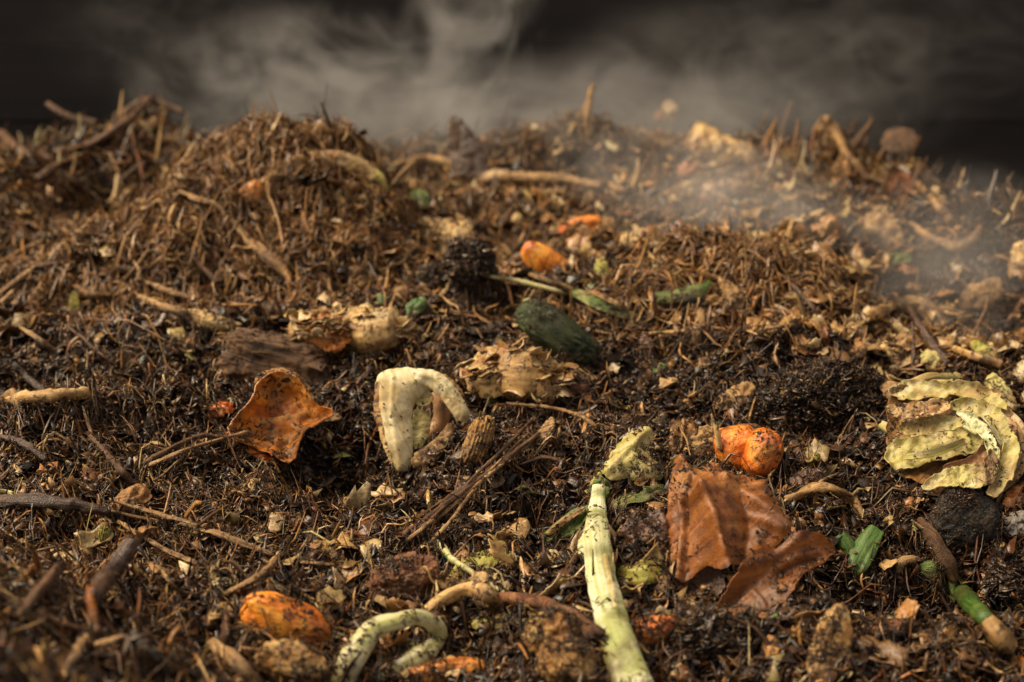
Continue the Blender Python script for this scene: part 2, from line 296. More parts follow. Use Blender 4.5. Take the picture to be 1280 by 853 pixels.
    for vn, dep, wid in (creases or []):
        Q = np.array([proj(p) for p in catmull(vn, 10)]); dd = np.full(len(W), 9.0)
        for a_, b_ in zip(Q[:-1], Q[1:]):
            ab = b_ - a_; tt = np.clip(((W - a_) @ ab) / (ab @ ab + 1e-12), 0, 1); dd = np.minimum(dd, np.linalg.norm(W - a_ - tt[:, None] * ab, axis=1))
        z = z + dep * np.exp(-dd / wid)
    V = P0 + W[:, :1] * ex + W[:, 1:] * ey + z[:, None] * n
    UV = np.stack([W[:, 0] * math.cos(turn + .3) + W[:, 1] * math.sin(turn + .3), -W[:, 0] * math.sin(turn + .3) + W[:, 1] * math.cos(turn + .3)], 1)
    ang = np.cross(V[F[0][1]] - V[F[0][0]], V[F[0][2]] - V[F[0][0]]) @ n
    if ang < 0: F = [tuple(reversed(f)) for f in F]
    return Geo(*solidify(V, F, UV, ve, thick))
def line3(pts):
    """(px, py, lift[, r_px]) -> world points and radii"""
    P = []; R = []
    for p in pts: t = hit(p[0], p[1], p[2]); P.append(C0 + ray(p[0], p[1]) * t); R.append((p[3] if len(p) > 3 else 4) * t / FPX)
    return np.array(P), np.array(R)
def frames(P):
    T = np.gradient(P, axis=0); T /= np.maximum(1e-9, np.linalg.norm(T, axis=1))[:, None]; S = []; s = np.cross(T[0], UP + .01)
    for t in T: s = s - t * np.dot(s, t); s = unit(s); S.append(s)
    S = np.array(S); return T, S, np.cross(S, T)
def tube(pts, n=28, m=10, flat=1.0, rough=.12, seed=0, hollow=False, knob=0.0, straight=False, grain=0.0):
    P, R = line3(pts)
    if straight and len(P) == 2: P = np.vstack([P[0], P.mean(0), P[1]]); R = np.array([R[0], R.mean(), R[1]])
    PR = catmull(np.hstack([P, R[:, None]]), n); P = PR[:, :3]; R = np.maximum(PR[:, 3], 2e-4); T, S, N = frames(P)
    L = np.concatenate([[0], np.cumsum(np.linalg.norm(np.diff(P, axis=0), axis=1))]); wob = vn3(np.stack([L * 90, L * 0, L * 0 + seed], 1), 3)
    P = P + S * (wob * R * .25)[:, None]; a = np.linspace(0, 2 * np.pi, m, endpoint=False); V = []; UV = []
    for i in range(n):
        cs = np.cos(a)[:, None] * S[i] + np.sin(a)[:, None] * N[i] * flat
        nz = 1 + rough * fb3(np.stack([np.cos(a) * 1.3 + seed, np.sin(a) * 1.3, np.full(m, L[i] / R[i] * .35)], 1) * 1.1, 3, seed % 9) * 2.2
        if grain:
            nz = nz + grain * (fb3(np.stack([np.cos(a) * 2.6 + seed, np.sin(a) * 2.6, np.full(m, L[i] / R[i] * .10)], 1), 2, 5) * 2)
            if i in (0, n - 1): P[i] = P[i]
        if knob: nz = nz + knob * max(0, math.sin(L[i] * 260 + seed)) ** 12
        V.append(P[i] + cs * R[i] * nz[:, None]); UV.append(np.stack([np.full(m, L[i]), a * R[i]], 1))
    if grain:      # splintered ends
        e = np.random.default_rng(seed).uniform(-.2, 1.9, (2, m, 1)); V[0] = V[0] - T[0] * R[0] * e[0]; V[-1] = V[-1] + T[-1] * R[-1] * e[1]
    V = np.concatenate(V); UV = np.concatenate(UV); F = []
    for i in range(n - 1):
        for j in range(m): F.append((i * m + j, i * m + (j + 1) % m, (i + 1) * m + (j + 1) % m, (i + 1) * m + j))
    def cap(i, sgn):
        nonlocal V, UV
        b = len(V); ring = V[i * m:(i + 1) * m]; cen = ring.mean(0)
        if hollow:
            inn = cen + (ring - cen) * .72; deep = cen + (ring - cen) * .66 - T[i] * sgn * R[i] * 1.3; V = np.vstack([V, inn, deep, deep.mean(0)]); UV = np.vstack([UV, np.zeros((2 * m + 1, 2)) + UV[i * m]])
            for j in range(m):
                k = (j + 1) % m; o = i * m
                f = [(o + j, o + k, b + k, b + j), (b + j, b + k, b + m + k, b + m + j), (b + m + j, b + m + k, b + 2 * m)]
                F.extend(f if sgn < 0 else [tuple(reversed(x)) for x in f])
        else:
            V = np.vstack([V, cen + T[i] * sgn * R[i] * .25]); UV = np.vstack([UV, UV[i * m]])
            for j in range(m):
                f = (i * m + j, i * m + (j + 1) % m, b); F.append(f if sgn > 0 else tuple(reversed(f)))
    cap(0, -1); cap(n - 1, 1)
    return Geo(V, [tuple(int(x) for x in f) for f in F], UV)
def strip(pts, n=34, m=9, tilt=.6, cup=.25, thick=.0014, ripple=.08, seed=0, roll=0.0, side=0.0):
    """curved band: (px, py, lift, half width px)"""
    P, R = line3(pts); PR = catmull(np.hstack([P, R[:, None]]), n); P = PR[:, :3]; R = np.maximum(PR[:, 3], 3e-4)
    T = np.gradient(P, axis=0); T /= np.linalg.norm(T, axis=1)[:, None]; V = []; UV = []; L = 0; w = np.linspace(-1, 1, m)
    for i in range(n):
        if i: L += np.linalg.norm(P[i] - P[i - 1])
        N0 = unit(UP * (1 - tilt) + unit(C0 - P[i]) * tilt + RT * roll); S = unit(np.cross(T[i], N0)); N = np.cross(S, T[i])
        rp = ripple * R[i] * fbm(np.full(m, L * 28 + seed), w * 1.2 + seed, 3, 8) * 2
        ed = 1 + .10 * pn2(L * 60 + seed * 3, w * 0 + .5 * np.sign(w), 6)
        V.append(P[i] + S * (w * R[i] * ed)[:, None] + N * (-cup * R[i] * w ** 2 + rp)[:, None]); UV.append(np.stack([np.full(m, L), w * R[i]], 1))
    V = np.concatenate(V); UV = np.concatenate(UV)
    F = [(i * m + j, i * m + j + 1, (i + 1) * m + j + 1, (i + 1) * m + j) for i in range(n - 1) for j in range(m - 1)]
    return Geo(*solidify(V, F, UV, np.zeros(len(V)), thick))
_ICO = {}
def ico(sub):
    if sub not in _ICO:
        import bmesh
        bm = bmesh.new(); bmesh.ops.create_icosphere(bm, subdivisions=sub, radius=1); _ICO[sub] = (np.array([v.co[:] for v in bm.verts]), [tuple(v.index for v in f.verts) for f in bm.faces]); bm.free()
    return _ICO[sub]
def lump(cx, cy_, rx, ry, depth=1.0, ang=0.0, amp=.12, freq=1.6, seed=0, box=1.0, sink=.05, sub=6, taper=0.0, ridges=0.0, pit=0.0, bend=0.0):
    """rounded chunk; ang tilts its long axis in the picture plane (degrees, counter-clockwise)"""
    V, F = ico(sub); V = V.copy(); V = np.sign(V) * np.abs(V) ** box
    G = hit(cx, cy_ + ry * (1 - sink)); r = 1 + amp * fb3(V * freq + seed, 4, seed % 7) * 2.2 - amp * 1.1 * (np.abs(fb3(V * freq * 2.6 + seed, 2, seed % 5)) - .2) + amp * .5 * fb3(V * freq * 7 + seed, 3, seed % 5)
    if pit: q = fb3(V * 3.2 + seed * 2, 2, 4); r = r - pit * np.clip(q - .15, 0, 1)
    V = V * r[:, None]
    if ridges: V = V * (1 + ridges * np.sin(V[:, 0] * 22 + 3 * fb3(V * 2, 2, 1)))[:, None]
    tp = 1 - taper * (V[:, 0] * .5 + .5); V[:, 1] *= tp; V[:, 2] *= tp
    V[:, 1] += bend * (V[:, 0] ** 2 - .5)
    X, Y, Z = V[:, 0] * rx * G / FPX, V[:, 1] * ry * G / FPX, V[:, 2] * ry * depth * G / FPX
    ca, sa = math.cos(math.radians(ang)), math.sin(math.radians(ang)); X, Y = X * ca - Y * sa, X * sa + Y * ca
    t = G + ry * depth * .12 * G / FPX; Cc = C0 + ray(cx, cy_) * t; fwd = unit(np.array([0, 1, -.15])); upv = np.cross(RT, fwd)
    W = Cc + X[:, None] * RT + Y[:, None] * upv + Z[:, None] * -fwd
    return Geo(W, F, np.stack([V[:, 0] * rx * G / FPX, np.arctan2(V[:, 2], V[:, 1]) * ry * G / FPX], 1))

# ---------------------------------------------------------------- ground
def axis(a, b, step, lo, hi, g=1.12):
    c = list(np.arange(a, b, step)); s = step; x = a; L = []
    while x > lo: s *= g; x -= s; L.append(x)
    s = step; x = c[-1]; R_ = []
    while x < hi: s *= g; x += s; R_.append(x)
    return np.array(L[::-1] + c + R_)
gx = axis(-.95, .95, .0026, -60, 60); gy = np.concatenate([axis(.36, 1.45, .0028, -40, 1.44)[:-1], axis(1.45, 2.75, .005, 1.449, 90)[1:]])
gy = np.unique(np.round(gy, 6)); XX, YY = np.meshgrid(gx, gy); ZZ = H(XX, YY, True)
nx, ny = len(gx), len(gy); idx = np.arange(nx * ny).reshape(ny, nx)
Q = np.stack([idx[:-1, :-1], idx[:-1, 1:], idx[1:, 1:], idx[1:, :-1]], -1).reshape(-1, 4)
ground = bpy.data.objects.new('compost_ground', mesh_np('compost_ground', np.stack([XX, YY, ZZ], -1).reshape(-1, 3), Q, mat=M['soil'])); COL.objects.link(ground)
ground['kind'] = 'structure'
# ---------------------------------------------------------------- tall board wall added behind the heap to shade the background
def box(x0, x1, y0, y1, z0, z1):
    return [(x, y, z) for x in (x0, x1) for y in (y0, y1) for z in (z0, z1)], [(0, 1, 3, 2), (4, 6, 7, 5), (0, 4, 5, 1), (2, 3, 7, 6), (0, 2, 6, 4), (1, 5, 7, 3)]
m_, t_, b_, o_ = new_mat('tarred_boards'); tc_ = t_.nodes.new('ShaderNodeTexCoord'); mp_ = t_.nodes.new('ShaderNodeMapping'); mp_.inputs['Scale'].default_value = (1.2, 8, 14)
t_.links.new(tc_.outputs['Object'], mp_.inputs[0]); n_ = tex_noise(t_, mp_.outputs[0], 1.5, 5, .65, .5); r_ = ramp(t_, [(.35, (.003, .002, .002)), (.6, (.012, .008, .007)), (.75, (.035, .025, .02))]); t_.links.new(n_.outputs[0], r_.inputs[0]); t_.links.new(r_.outputs[0], b_.inputs['Base Color']); b_.inputs['Roughness'].default_value = .75
M['boards'] = m_
back_wall = bpy.data.objects.new('added_board_wall', None); back_wall.location = (0, 3.15, -.5); COL.objects.link(back_wall); back_wall['label'] = 'dark tarred board wall added behind the steaming heap to shade the background'; back_wall['category'] = 'wall'
def bpart(name, x0, x1, y0, y1, z0, z1):
    v, f = box(x0, x1, y0, y1, z0, z1); me = bpy.data.meshes.new(name); me.from_pydata([(a, b - 3.15, c + .5) for a, b, c in v], [], f); me.materials.append(M['boards']); o = bpy.data.objects.new(name, me); COL.objects.link(o); o.parent = back_wall
for k in range(13): bpart('board', -3.2, 3.2, 3.15 + .003 * math.sin(k * 2.1), 3.185 + .003 * math.sin(k * 2.1), -.5 + k * .165, -.5 + k * .165 + .1635)
for k in range(5): bpart('post', -3.0 + k * 1.5, -2.9 + k * 1.5, 3.22, 3.32, -.55, 1.7)
# ---------------------------------------------------------------- the scraps, one thing each
# --- onion piece in the middle
def ring_pts(cx, cy_, rx, ry, a0, a1, n, lift, w):
    return [(cx + rx * math.cos(math.radians(a)), cy_ - ry * math.sin(math.radians(a)), lift if not callable(lift) else lift(i / (n - 1)), w) for i, a in enumerate(np.linspace(a0, a1, n))]
thing('onion_piece', 'pale cream bent onion piece standing like an arch in the middle of the heap', 'onion', [
    ('outer_layer', sheet([(470, 480), (474, 468), (490, 461), (515, 460), (545, 464), (552, 474), (545, 484), (528, 492), (517, 504), (514, 530), (516, 560), (515, 586), (500, 593), (488, 578), (477, 548), (470, 512)], tilt=.88, lift=.004, bulge=.15, crumple=.028, creases=[([(476, 474), (480, 520), (494, 586)], .004, .008)], thick=.0018, ragged=.012, fine=.5, freq=1.8, seed=2, anchor=(500, 594), turn=-1.3, res=44, vdepth=.0006, veins=[[(492, 470), (490, 520), (500, 588)]]), 'cream',
        [('outer_skin', sheet([(468, 482), (476, 468), (482, 474), (478, 510), (486, 550), (496, 582), (490, 584), (476, 550), (467, 512)], tilt=.88, lift=.008, bulge=.1, crumple=.05, thick=.0014, seed=4, anchor=(500, 594), fine=.4), 'pale_chunk')]),
    ('bent_arm', sheet([(515, 461), (548, 463), (564, 478), (578, 498), (590, 520), (580, 531), (566, 518), (552, 498), (538, 484), (520, 478)], tilt=.85, lift=.010, bulge=.10, crumple=.04, thick=.0018, ragged=.02, fine=.9, seed=3, anchor=(560, 560), turn=.8, vdepth=.001, veins=[[(525, 468), (552, 480), (584, 526)]]), 'cream'),
    ('inner_layer', strip([(518, 548, .006, 9), (538, 543, .012, 10), (551, 525, .020, 10), (551, 505, .028, 9), (542, 490, .034, 7)], n=30, m=9, tilt=.85, cup=.55, thick=.0022, ripple=.05, seed=5), 'tan_ring'),
    ('inner_core', sheet([(516, 494), (532, 486), (544, 496), (536, 508), (520, 508)], tilt=.85, lift=.016, bulge=-.2, crumple=.05, seed=6, anchor=(525, 560)), 'cabbage'),
    ('inner_core', sheet([(514, 512), (532, 512), (540, 528), (534, 552), (516, 570)], tilt=.85, lift=.004, bulge=.12, crumple=.06, seed=9, anchor=(525, 572)), 'cabbage'),
    ('torn_base', sheet([(512, 588), (530, 582), (545, 580), (556, 560), (572, 535), (564, 526), (548, 546), (530, 560), (518, 566)], tilt=.7, lift=.006, crumple=.12, thick=.0014, seed=7, ragged=.05), 'leaf_tan'),
], dirt=.12)
thing('onion_peel', 'dry tan onion skin flap behind the cream bent onion piece', 'onion skin', sheet([(524, 462), (548, 464), (570, 478), (584, 500), (580, 518), (560, 492), (540, 474)], tilt=.7, lift=.022, crumple=.08, bulge=.12, seed=8), 'leaf_tan', dirt=.6)
thing('onion_peel', 'orange brown curl of onion skin under the right arm of the cream onion', 'onion skin', strip([(556, 500, .012, 8), (572, 512, .012, 9), (578, 528, .006, 7)], n=16, m=6, tilt=.6, cup=.4, seed=9), 'tan_ring', dirt=.5)

# --- root chunk, bark piece, peel on the left
thing('root_chunk', 'pale yellow cut root chunk with purple rind, behind the cream onion', 'root', [
    ('flesh', tube([(372, 424, .016, 24), (400, 420, .020, 29), (440, 418, .022, 30), (470, 415, .022, 30), (494, 412, .022, 28)], n=60, m=36, rough=.045, seed=3), 'pale_chunk'),
    ('rind', strip([(372, 412, .020, 9), (400, 398, .034, 11), (440, 394, .038, 11), (488, 391, .036, 9)], n=34, m=8, tilt=.2, cup=.5, thick=.002, ripple=.2, seed=3), 'bark_red'),
    ('end_flap', sheet([(486, 398), (500, 400), (513, 411), (508, 424), (496, 432), (489, 425)], tilt=.8, lift=.016, bulge=.2, crumple=.06, seed=12), 'leaf_brown'),
    ('skin_flap', sheet([(368, 412), (384, 396), (420, 392), (436, 404), (438, 430), (424, 444), (400, 436), (380, 440)], tilt=.7, lift=.026, anchor=(405, 444), bulge=.10, crumple=.07, seed=13, fine=.9, ragged=.08), 'orange_peel'),
], dirt=.9, tone='flaky')
thing('bark_piece', 'reddish brown block of bark leaning left of the yellow root chunk', 'bark', [
    ('bark', lump(345, 450, 64, 31, .8, -13, .15, 1.5, 12, box=.62, sink=.1, ridges=.012), 'bark_red'),
    ('splinter', strip([(340, 432, .026, 5), (372, 446, .027, 6), (405, 460, .020, 5)], n=20, m=5, tilt=.5, seed=2), 'wood_brown')], dirt=.7)
thing('vegetable_peel', 'curled rusty orange peel with papery edge below the bark piece', 'peel', [
    ('peel', sheet([(282, 546), (294, 522), (318, 504), (320, 482), (348, 466), (376, 480), (392, 508), (424, 518), (398, 534), (376, 546), (368, 584), (346, 578), (325, 562), (305, 560)], tilt=.7, lift=.012, anchor=(350, 580), bulge=-.26, crumple=.08, curl=.10, thick=.0016, ragged=.012, seed=31, fine=.8, freq=3.4, veins=[[(300, 545), (340, 520), (385, 515)], [(318, 560), (350, 545), (390, 545)]]), 'orange_peel'),
    ('papery_edge', sheet([(316, 484), (322, 468), (345, 458), (368, 464), (386, 480), (396, 504), (388, 512), (374, 492), (352, 476), (332, 480)], tilt=.75, lift=.030, anchor=(350, 500), bulge=.1, crumple=.14, seed=6, fine=1), 'leaf_rust'),
    ('dry_tail', sheet([(384, 508), (402, 512), (430, 520), (420, 528), (396, 526), (380, 520)], tilt=.6, lift=.014, crumple=.12, seed=14), 'leaf_tan'),
    ('lower_rim', strip([(283, 541, .010, 4), (310, 560, .009, 5), (345, 578, .007, 4)], n=18, m=5, tilt=.7, cup=.5, seed=8), 'orange_deep')], dirt=.5)
thing('vegetable_peel', 'small orange crumb of peel left of the curled rusty peel', 'peel', sheet([(252, 522), (262, 504), (280, 500), (296, 508), (286, 518), (268, 526)], tilt=.4, lift=.012, bulge=.2, crumple=.14, seed=33, ragged=.08), 'orange_deep', dirt=.8)

# --- big brown leaves lower right
thing('dead_leaf', 'big glossy rust brown leaf folded into a pointed tent, lower right', 'leaf', [
    ('blade', sheet([(846, 580), (862, 592), (905, 596), (950, 596), (968, 620), (996, 664), (968, 690), (930, 706), (905, 722), (888, 706), (868, 712), (845, 745), (838, 712), (842, 660), (832, 620)], tilt=.58, lift=.020, bulge=.10, crumple=.08, curl=-.03, thick=.0008, creases=[([(852, 584), (884, 650), (912, 716)], .016, .012), ([(868, 604), (856, 660), (850, 740)], -.010, .008), ([(905, 604), (950, 640), (990, 668)], .012, .010), ([(925, 622), (935, 660), (930, 704)], -.010, .009), ([(890, 606), (872, 630)], .006, .006)], ragged=.025, seed=41, freq=1.6, res=46, vdepth=.0014, fine=.5, anchor=(880, 730),
        veins=[[(850, 585), (866, 610), (888, 650), (905, 700)], [(866, 610), (900, 632), (975, 668)], [(862, 608), (850, 640), (846, 690)]]), 'leaf_brown'),
    ('folded_side', sheet([(835, 610), (852, 596), (868, 640), (872, 690), (848, 744), (838, 700), (834, 655)], tilt=.75, lift=.012, bulge=.10, crumple=.05, seed=42, roll=-.35, fine=.3, anchor=(850, 744), veins=[[(848, 600), (856, 660), (848, 735)]]), 'leaf_brown'),
    ('shaded_curl', sheet([(862, 712), (886, 700), (905, 716), (908, 738), (888, 752), (862, 748), (848, 740)], tilt=.7, lift=.006, bulge=-.25, crumple=.06, seed=43), 'leaf_dark')], dirt=.2)  # last part: curl in dark colour, painting the shade of the fold cavity
thing('dead_leaf', 'flat rust brown leaf with raised edge, in front and right of the big folded leaf', 'leaf', sheet([(886, 762), (905, 742), (925, 712), (960, 692), (1002, 670), (1030, 674), (1049, 682), (1034, 700), (1008, 712), (990, 745), (955, 775), (930, 786), (905, 776)], tilt=.55, lift=.014, bulge=.08, crumple=.08, curl=.08, thick=.0008, creases=[([(892, 768), (950, 725), (1044, 684)], -.012, .010), ([(925, 716), (965, 700), (1000, 676)], .008, .006)], seed=44, res=42, freq=1.5, vdepth=.0013, fine=.6, anchor=(905, 782), veins=[[(895, 765), (940, 735), (985, 700), (1040, 683)], [(940, 735), (955, 755), (950, 775)]]), 'leaf_brown', dirt=.35)
thing('dead_leaf', 'dark shrivelled leaf between the white green stalk and the big brown leaf', 'leaf', sheet([(770, 662), (790, 645), (812, 636), (832, 640), (842, 670), (846, 712), (832, 712), (815, 682), (800, 672), (798, 694), (788, 690), (784, 674)], tilt=.55, lift=.012, bulge=.05, crumple=.16, thick=.0012, seed=45, ragged=.05, freq=3.2), 'leaf_dark', dirt=.8)
thing('dead_leaf', 'torn brown leaf scrap above the big brown leaf beside the carrot lump', 'leaf', sheet([(838, 532), (858, 520), (874, 530), (868, 552), (852, 560), (842, 575), (836, 556)], tilt=.7, lift=.014, crumple=.10, seed=46, veins=[[(855, 522), (852, 560)]]), 'leaf_rust', dirt=.6)
thing('dead_leaf', 'pale brown translucent leaf scrap just left of the orange carrot lump', 'leaf', sheet([(858, 552), (868, 535), (890, 530), (900, 548), (893, 572), (876, 582), (864, 572)], tilt=.65, lift=.012, crumple=.12, bulge=.08, seed=47, ragged=.05), 'leaf_tan', dirt=.9)
thing('dead_leaf', 'narrow brown fold of leaf lying over the top right of the big folded leaf', 'leaf', sheet([(862, 590), (880, 580), (896, 578), (905, 590), (898, 600), (875, 600)], tilt=.6, lift=.034, crumple=.1, bulge=.18, seed=48), 'leaf_brown', dirt=.6)

# --- leek stalk and greens
thing('leek_stalk', 'long white and green leek stalk standing upright to the bottom edge', 'leek', [
    ('split_fibre', strip([(752, 640, .024, 2.5), (758, 700, .025, 3), (770, 760, .024, 2.5)], n=30, m=5, tilt=.7, cup=.2, ripple=.5, seed=6), 'cabbage'),
    ('stalk', strip([(749, 606, .024, 8), (747, 632, .022, 10), (746, 665, .022, 16), (749, 705, .020, 18), (758, 745, .018, 19), (768, 785, .018, 21), (782, 820, .018, 21), (800, 866, .016, 21)], n=64, m=13, tilt=.7, cup=.32, thick=.0032, ripple=.06, seed=3), 'green_white'),
    ('leaf_flap', sheet([(744, 650), (730, 664), (721, 682), (724, 698), (736, 706), (748, 702), (752, 672)], tilt=.75, lift=.014, bulge=.14, crumple=.05, thick=.0018, seed=51), 'green_white'),
    ('green_tip', sheet([(735, 612), (742, 600), (752, 594), (763, 604), (762, 618), (756, 628), (744, 624)], tilt=.6, lift=.022, crumple=.14, seed=52, ragged=.06), 'green'),
    ('lower_edge', strip([(752, 790, .010, 5), (760, 820, .010, 6), (772, 858, .010, 6)], n=18, m=5, tilt=.7, cup=.3, seed=11), 'green_yellow')], dirt=.05)
thing('leek_leaf', 'frayed striped green leek leaf tucked left behind the white stalk', 'leek leaf', [
    ('blade', strip([(680, 676, .008, 7), (700, 664, .014, 12), (722, 648, .018, 13), (740, 636, .016, 8)], n=40, m=13, tilt=.6, cup=.15, thick=.0014, ripple=.35, seed=53), 'green'),
    ('frayed_edge', strip([(684, 668, .012, 3), (706, 650, .020, 4), (730, 636, .022, 3)], n=26, m=6, tilt=.5, cup=.3, thick=.001, ripple=.6, seed=63), 'leaf_tan')], dirt=.25)
thing('leek_leaf', 'green leek leaf slice right of the white stalk pointing to the big brown leaf', 'leek leaf', strip([(764, 632, .008, 5), (786, 624, .014, 10), (808, 616, .016, 10), (830, 608, .012, 6)], n=36, m=11, tilt=.6, cup=.2, thick=.0014, ripple=.3, seed=54), 'green', dirt=.25)
thing('leek_leaf', 'crumpled light green leaf piece right of the white stalk, under the dark shrivelled leaf', 'leek leaf', [
    ('blade', strip([(772, 714, .010, 11), (792, 716, .014, 15), (812, 714, .016, 17), (832, 712, .010, 13)], n=36, m=13, tilt=.65, cup=.25, thick=.0016, ripple=.25, seed=55), 'green_yellow'),
    ('brown_edge', strip([(826, 742, .008, 4), (833, 728, .010, 5), (830, 712, .011, 4)], n=12, m=4, seed=4), 'leaf_tan')], dirt=.3)
thing('cabbage_leaf', 'pale veined cabbage leaf half buried above the tip of the leek stalk', 'cabbage leaf', [
    ('blade', sheet([(756, 582), (768, 560), (784, 543), (812, 532), (818, 545), (806, 565), (826, 585), (830, 600), (808, 604), (786, 598), (768, 602), (754, 596)], tilt=.6, lift=.014, bulge=.22, crumple=.08, thick=.002, seed=56, veins=[[(760, 592), (785, 568), (812, 540)], [(785, 568), (806, 590)]]), 'cabbage'),
    ('cut_edge', strip([(776, 548, .022, 3), (792, 538, .026, 4), (814, 532, .024, 3)], n=14, m=5, tilt=.3, cup=.3, seed=3), 'white_bit')], dirt=1.0)
thing('cabbage_leaf', 'small yellow green leaf curl left of the pale veined cabbage leaf', 'cabbage leaf', sheet([(736, 606), (748, 590), (762, 584), (764, 596), (752, 608), (740, 616)], tilt=.5, lift=.012, crumple=.1, bulge=.15, seed=57), 'green_yellow', dirt=.8)
thing('green_leaf', 'bright green torn leaf standing in dark compost right of the brown leaves', 'leaf', [
    ('blade', strip([(1096, 660, .020, 10), (1082, 682, .018, 15), (1070, 704, .012, 14), (1064, 718, .004, 9)], n=34, m=13, tilt=.7, cup=.25, thick=.0014, ripple=.18, seed=58), 'green_bright'),
    ('torn_fold', strip([(1050, 668, .018, 8), (1060, 684, .014, 10), (1066, 702, .006, 7)], n=26, m=9, tilt=.75, cup=.35, thick=.0014, ripple=.2, seed=59), 'green_bright')], dirt=.15)
thing('green_leaf', 'tiny dark green blade crossing under the flat brown leaf', 'leaf', strip([(938, 796, .006, 4), (955, 780, .009, 4), (972, 768, .012, 2)], n=14, m=5, seed=7), 'green_bright', dirt=.3)
thing('green_leaf', 'yellow green leaf with dark flecks at the bottom centre under a thin stem', 'leaf', sheet([(560, 722), (572, 702), (600, 690), (626, 682), (640, 690), (636, 706), (622, 724), (600, 728), (575, 728)], tilt=.55, lift=.010, crumple=.07, bulge=.1, thick=.0014, seed=59), 'green_yellow', dirt=.7)
thing('green_stalk', 'thin jointed green stem lying across the yellow green leaf', 'stem', [
    ('stalk', tube([(551, 680, .010, 4), (562, 696, .014, 4), (590, 716, .016, 3.6), (632, 742, .010, 3.2)], n=36, m=8, knob=.25, seed=4), 'sprout'), ('green_end', tube([(549, 678, .010, 4.4), (556, 690, .013, 4.6), (562, 697, .0145, 4.3)], n=10, m=8, seed=2), 'green_bright')], dirt=.3)
thing('leek_piece', 'small yellow green scrap below the thin jointed stem', 'leek leaf', sheet([(588, 778), (606, 770), (630, 768), (650, 772), (648, 784), (630, 788), (610, 786), (592, 788)], tilt=.5, lift=.010, crumple=.09, bulge=.2, seed=60), 'green_yellow', dirt=.5)

# --- cucumber end and the chunk left of it
thing('cucumber_end', 'dark green wet cucumber end lying diagonally near the centre', 'cucumber', [
    ('skin', lump(696, 418, 55, 23, 1.0, -40, .09, 1.5, 7, box=.5, sink=0, taper=-.12), 'green_dark'),
    ('mouldy_end', sheet([(650, 374), (666, 372), (684, 384), (692, 398), (676, 398), (660, 390)], tilt=.45, lift=.044, bulge=.12, crumple=.05, seed=61, anchor=(672, 392)), 'green')], dirt=.5)
thing('onion_bulb', 'tan flaking half onion bulb between the cream onion and the cucumber', 'onion', [
    ('bulb', tube([(588, 480, .010, 22), (612, 470, .018, 29), (650, 470, .020, 31), (680, 474, .018, 26), (694, 480, .014, 18)], n=60, m=36, rough=.14, seed=21), 'pale_chunk'),
    ('loose_skin', sheet([(580, 488), (588, 450), (616, 436), (655, 438), (690, 448), (702, 470), (692, 503), (655, 500), (640, 492), (612, 498)], tilt=.62, lift=.010, bulge=.24, crumple=.07, curl=-.04, thick=.0012, seed=62, anchor=(640, 504)), 'pale_chunk'),
    ('torn_end', sheet([(676, 505), (684, 480), (696, 462), (702, 474), (698, 496), (688, 508)], tilt=.8, lift=.020, bulge=.1, crumple=.1, seed=63), 'orange_peel')], dirt=.9, tone='flaky')
thing('nut_shell', 'small red brown shell right of the flaking onion bulb', 'shell', lump(722, 490, 18, 11, .9, 8, .06, 1.2, 15), 'lump_red', dirt=.4)
thing('wood_chip', 'flaky orange brown wood chip right of the cream bent onion', 'wood chip', lump(598, 550, 16, 33, .6, -18, .10, 1.6, 25, box=.8, ridges=.03), 'lump_tan', dirt=1.3)
thing('wood_chip', 'thin tan wooden sliver standing right of the flaky orange chip', 'wood chip', sheet([(668, 548), (680, 528), (692, 520), (694, 534), (682, 552), (672, 560)], tilt=.5, lift=.010, crumple=.05, seed=64), 'wood_tan', dirt=.6)

# --- carrots
thing('carrot_piece', 'smooth bright orange carrot slice pointing down right above the cucumber', 'carrot', [('flesh', lump(688, 330, 42, 20, .7, -32, .04, 1.1, 31, box=.9, sink=.2, taper=.12, bend=.2), 'orange')], dirt=.12)
thing('carrot_piece', 'blurry broken orange carrot bit behind the smooth orange slice', 'carrot', [('flesh', lump(724, 286, 30, 13, .8, 16, .12, 1.6, 33, box=.8), 'orange'), ('broken_end', lump(708, 292, 12, 10, .8, 0, .15, 1.6, 37), 'orange_deep')], dirt=.4)
thing('carrot_piece', 'two lobed glossy orange carrot lump with a pale root spike, right of centre', 'carrot', [
    ('large_lobe', lump(924, 565, 30, 32, .9, 14, .06, 1.0, 41, box=.62, sink=.1), 'orange_deep'), ('small_lobe', lump(953, 567, 21, 29, .9, -18, .07, 1.0, 43, box=.62, sink=.1), 'orange_deep'),
    ('crown', lump(930, 538, 22, 8, .9, 8, .14, 2, 45, sink=-2.5), 'orange_peel'), ('root_spike', tube([(900, 560, .020, 4.5), (896, 540, .034, 3.6), (889, 518, .044, 1.2)], n=16, m=7), 'pale_chunk')], dirt=.3)
thing('carrot_piece', 'mashed orange carrot chunk in soft focus at the bottom left', 'carrot', [
    ('flesh', lump(358, 778, 58, 29, .8, -22, .055, 1.4, 51, box=.75, sink=-.5), 'orange'), ('skin_tip', lump(318, 758, 28, 9, .8, -14, .08, 1.3, 53, taper=.3), 'orange_deep')], dirt=.35)
thing('carrot_piece', 'bumpy orange brown carrot stub right of the leek stalk at the bottom', 'carrot', lump(812, 790, 40, 19, .8, 16, .12, 1.8, 55, pit=.2, sink=-.4), 'orange_deep', dirt=.9)
thing('carrot_piece', 'brownish orange slab cut by the bottom edge below the curled sprout', 'carrot', lump(538, 846, 70, 20, .8, 10, .06, 1.3, 57, box=.75, sink=-.6), 'orange_peel', dirt=.5)
thing('carrot_piece', 'small orange lump cut off by the bottom right corner', 'carrot', lump(1276, 838, 17, 18, .9, 0, .08, 1.3, 59), 'orange', dirt=.6)
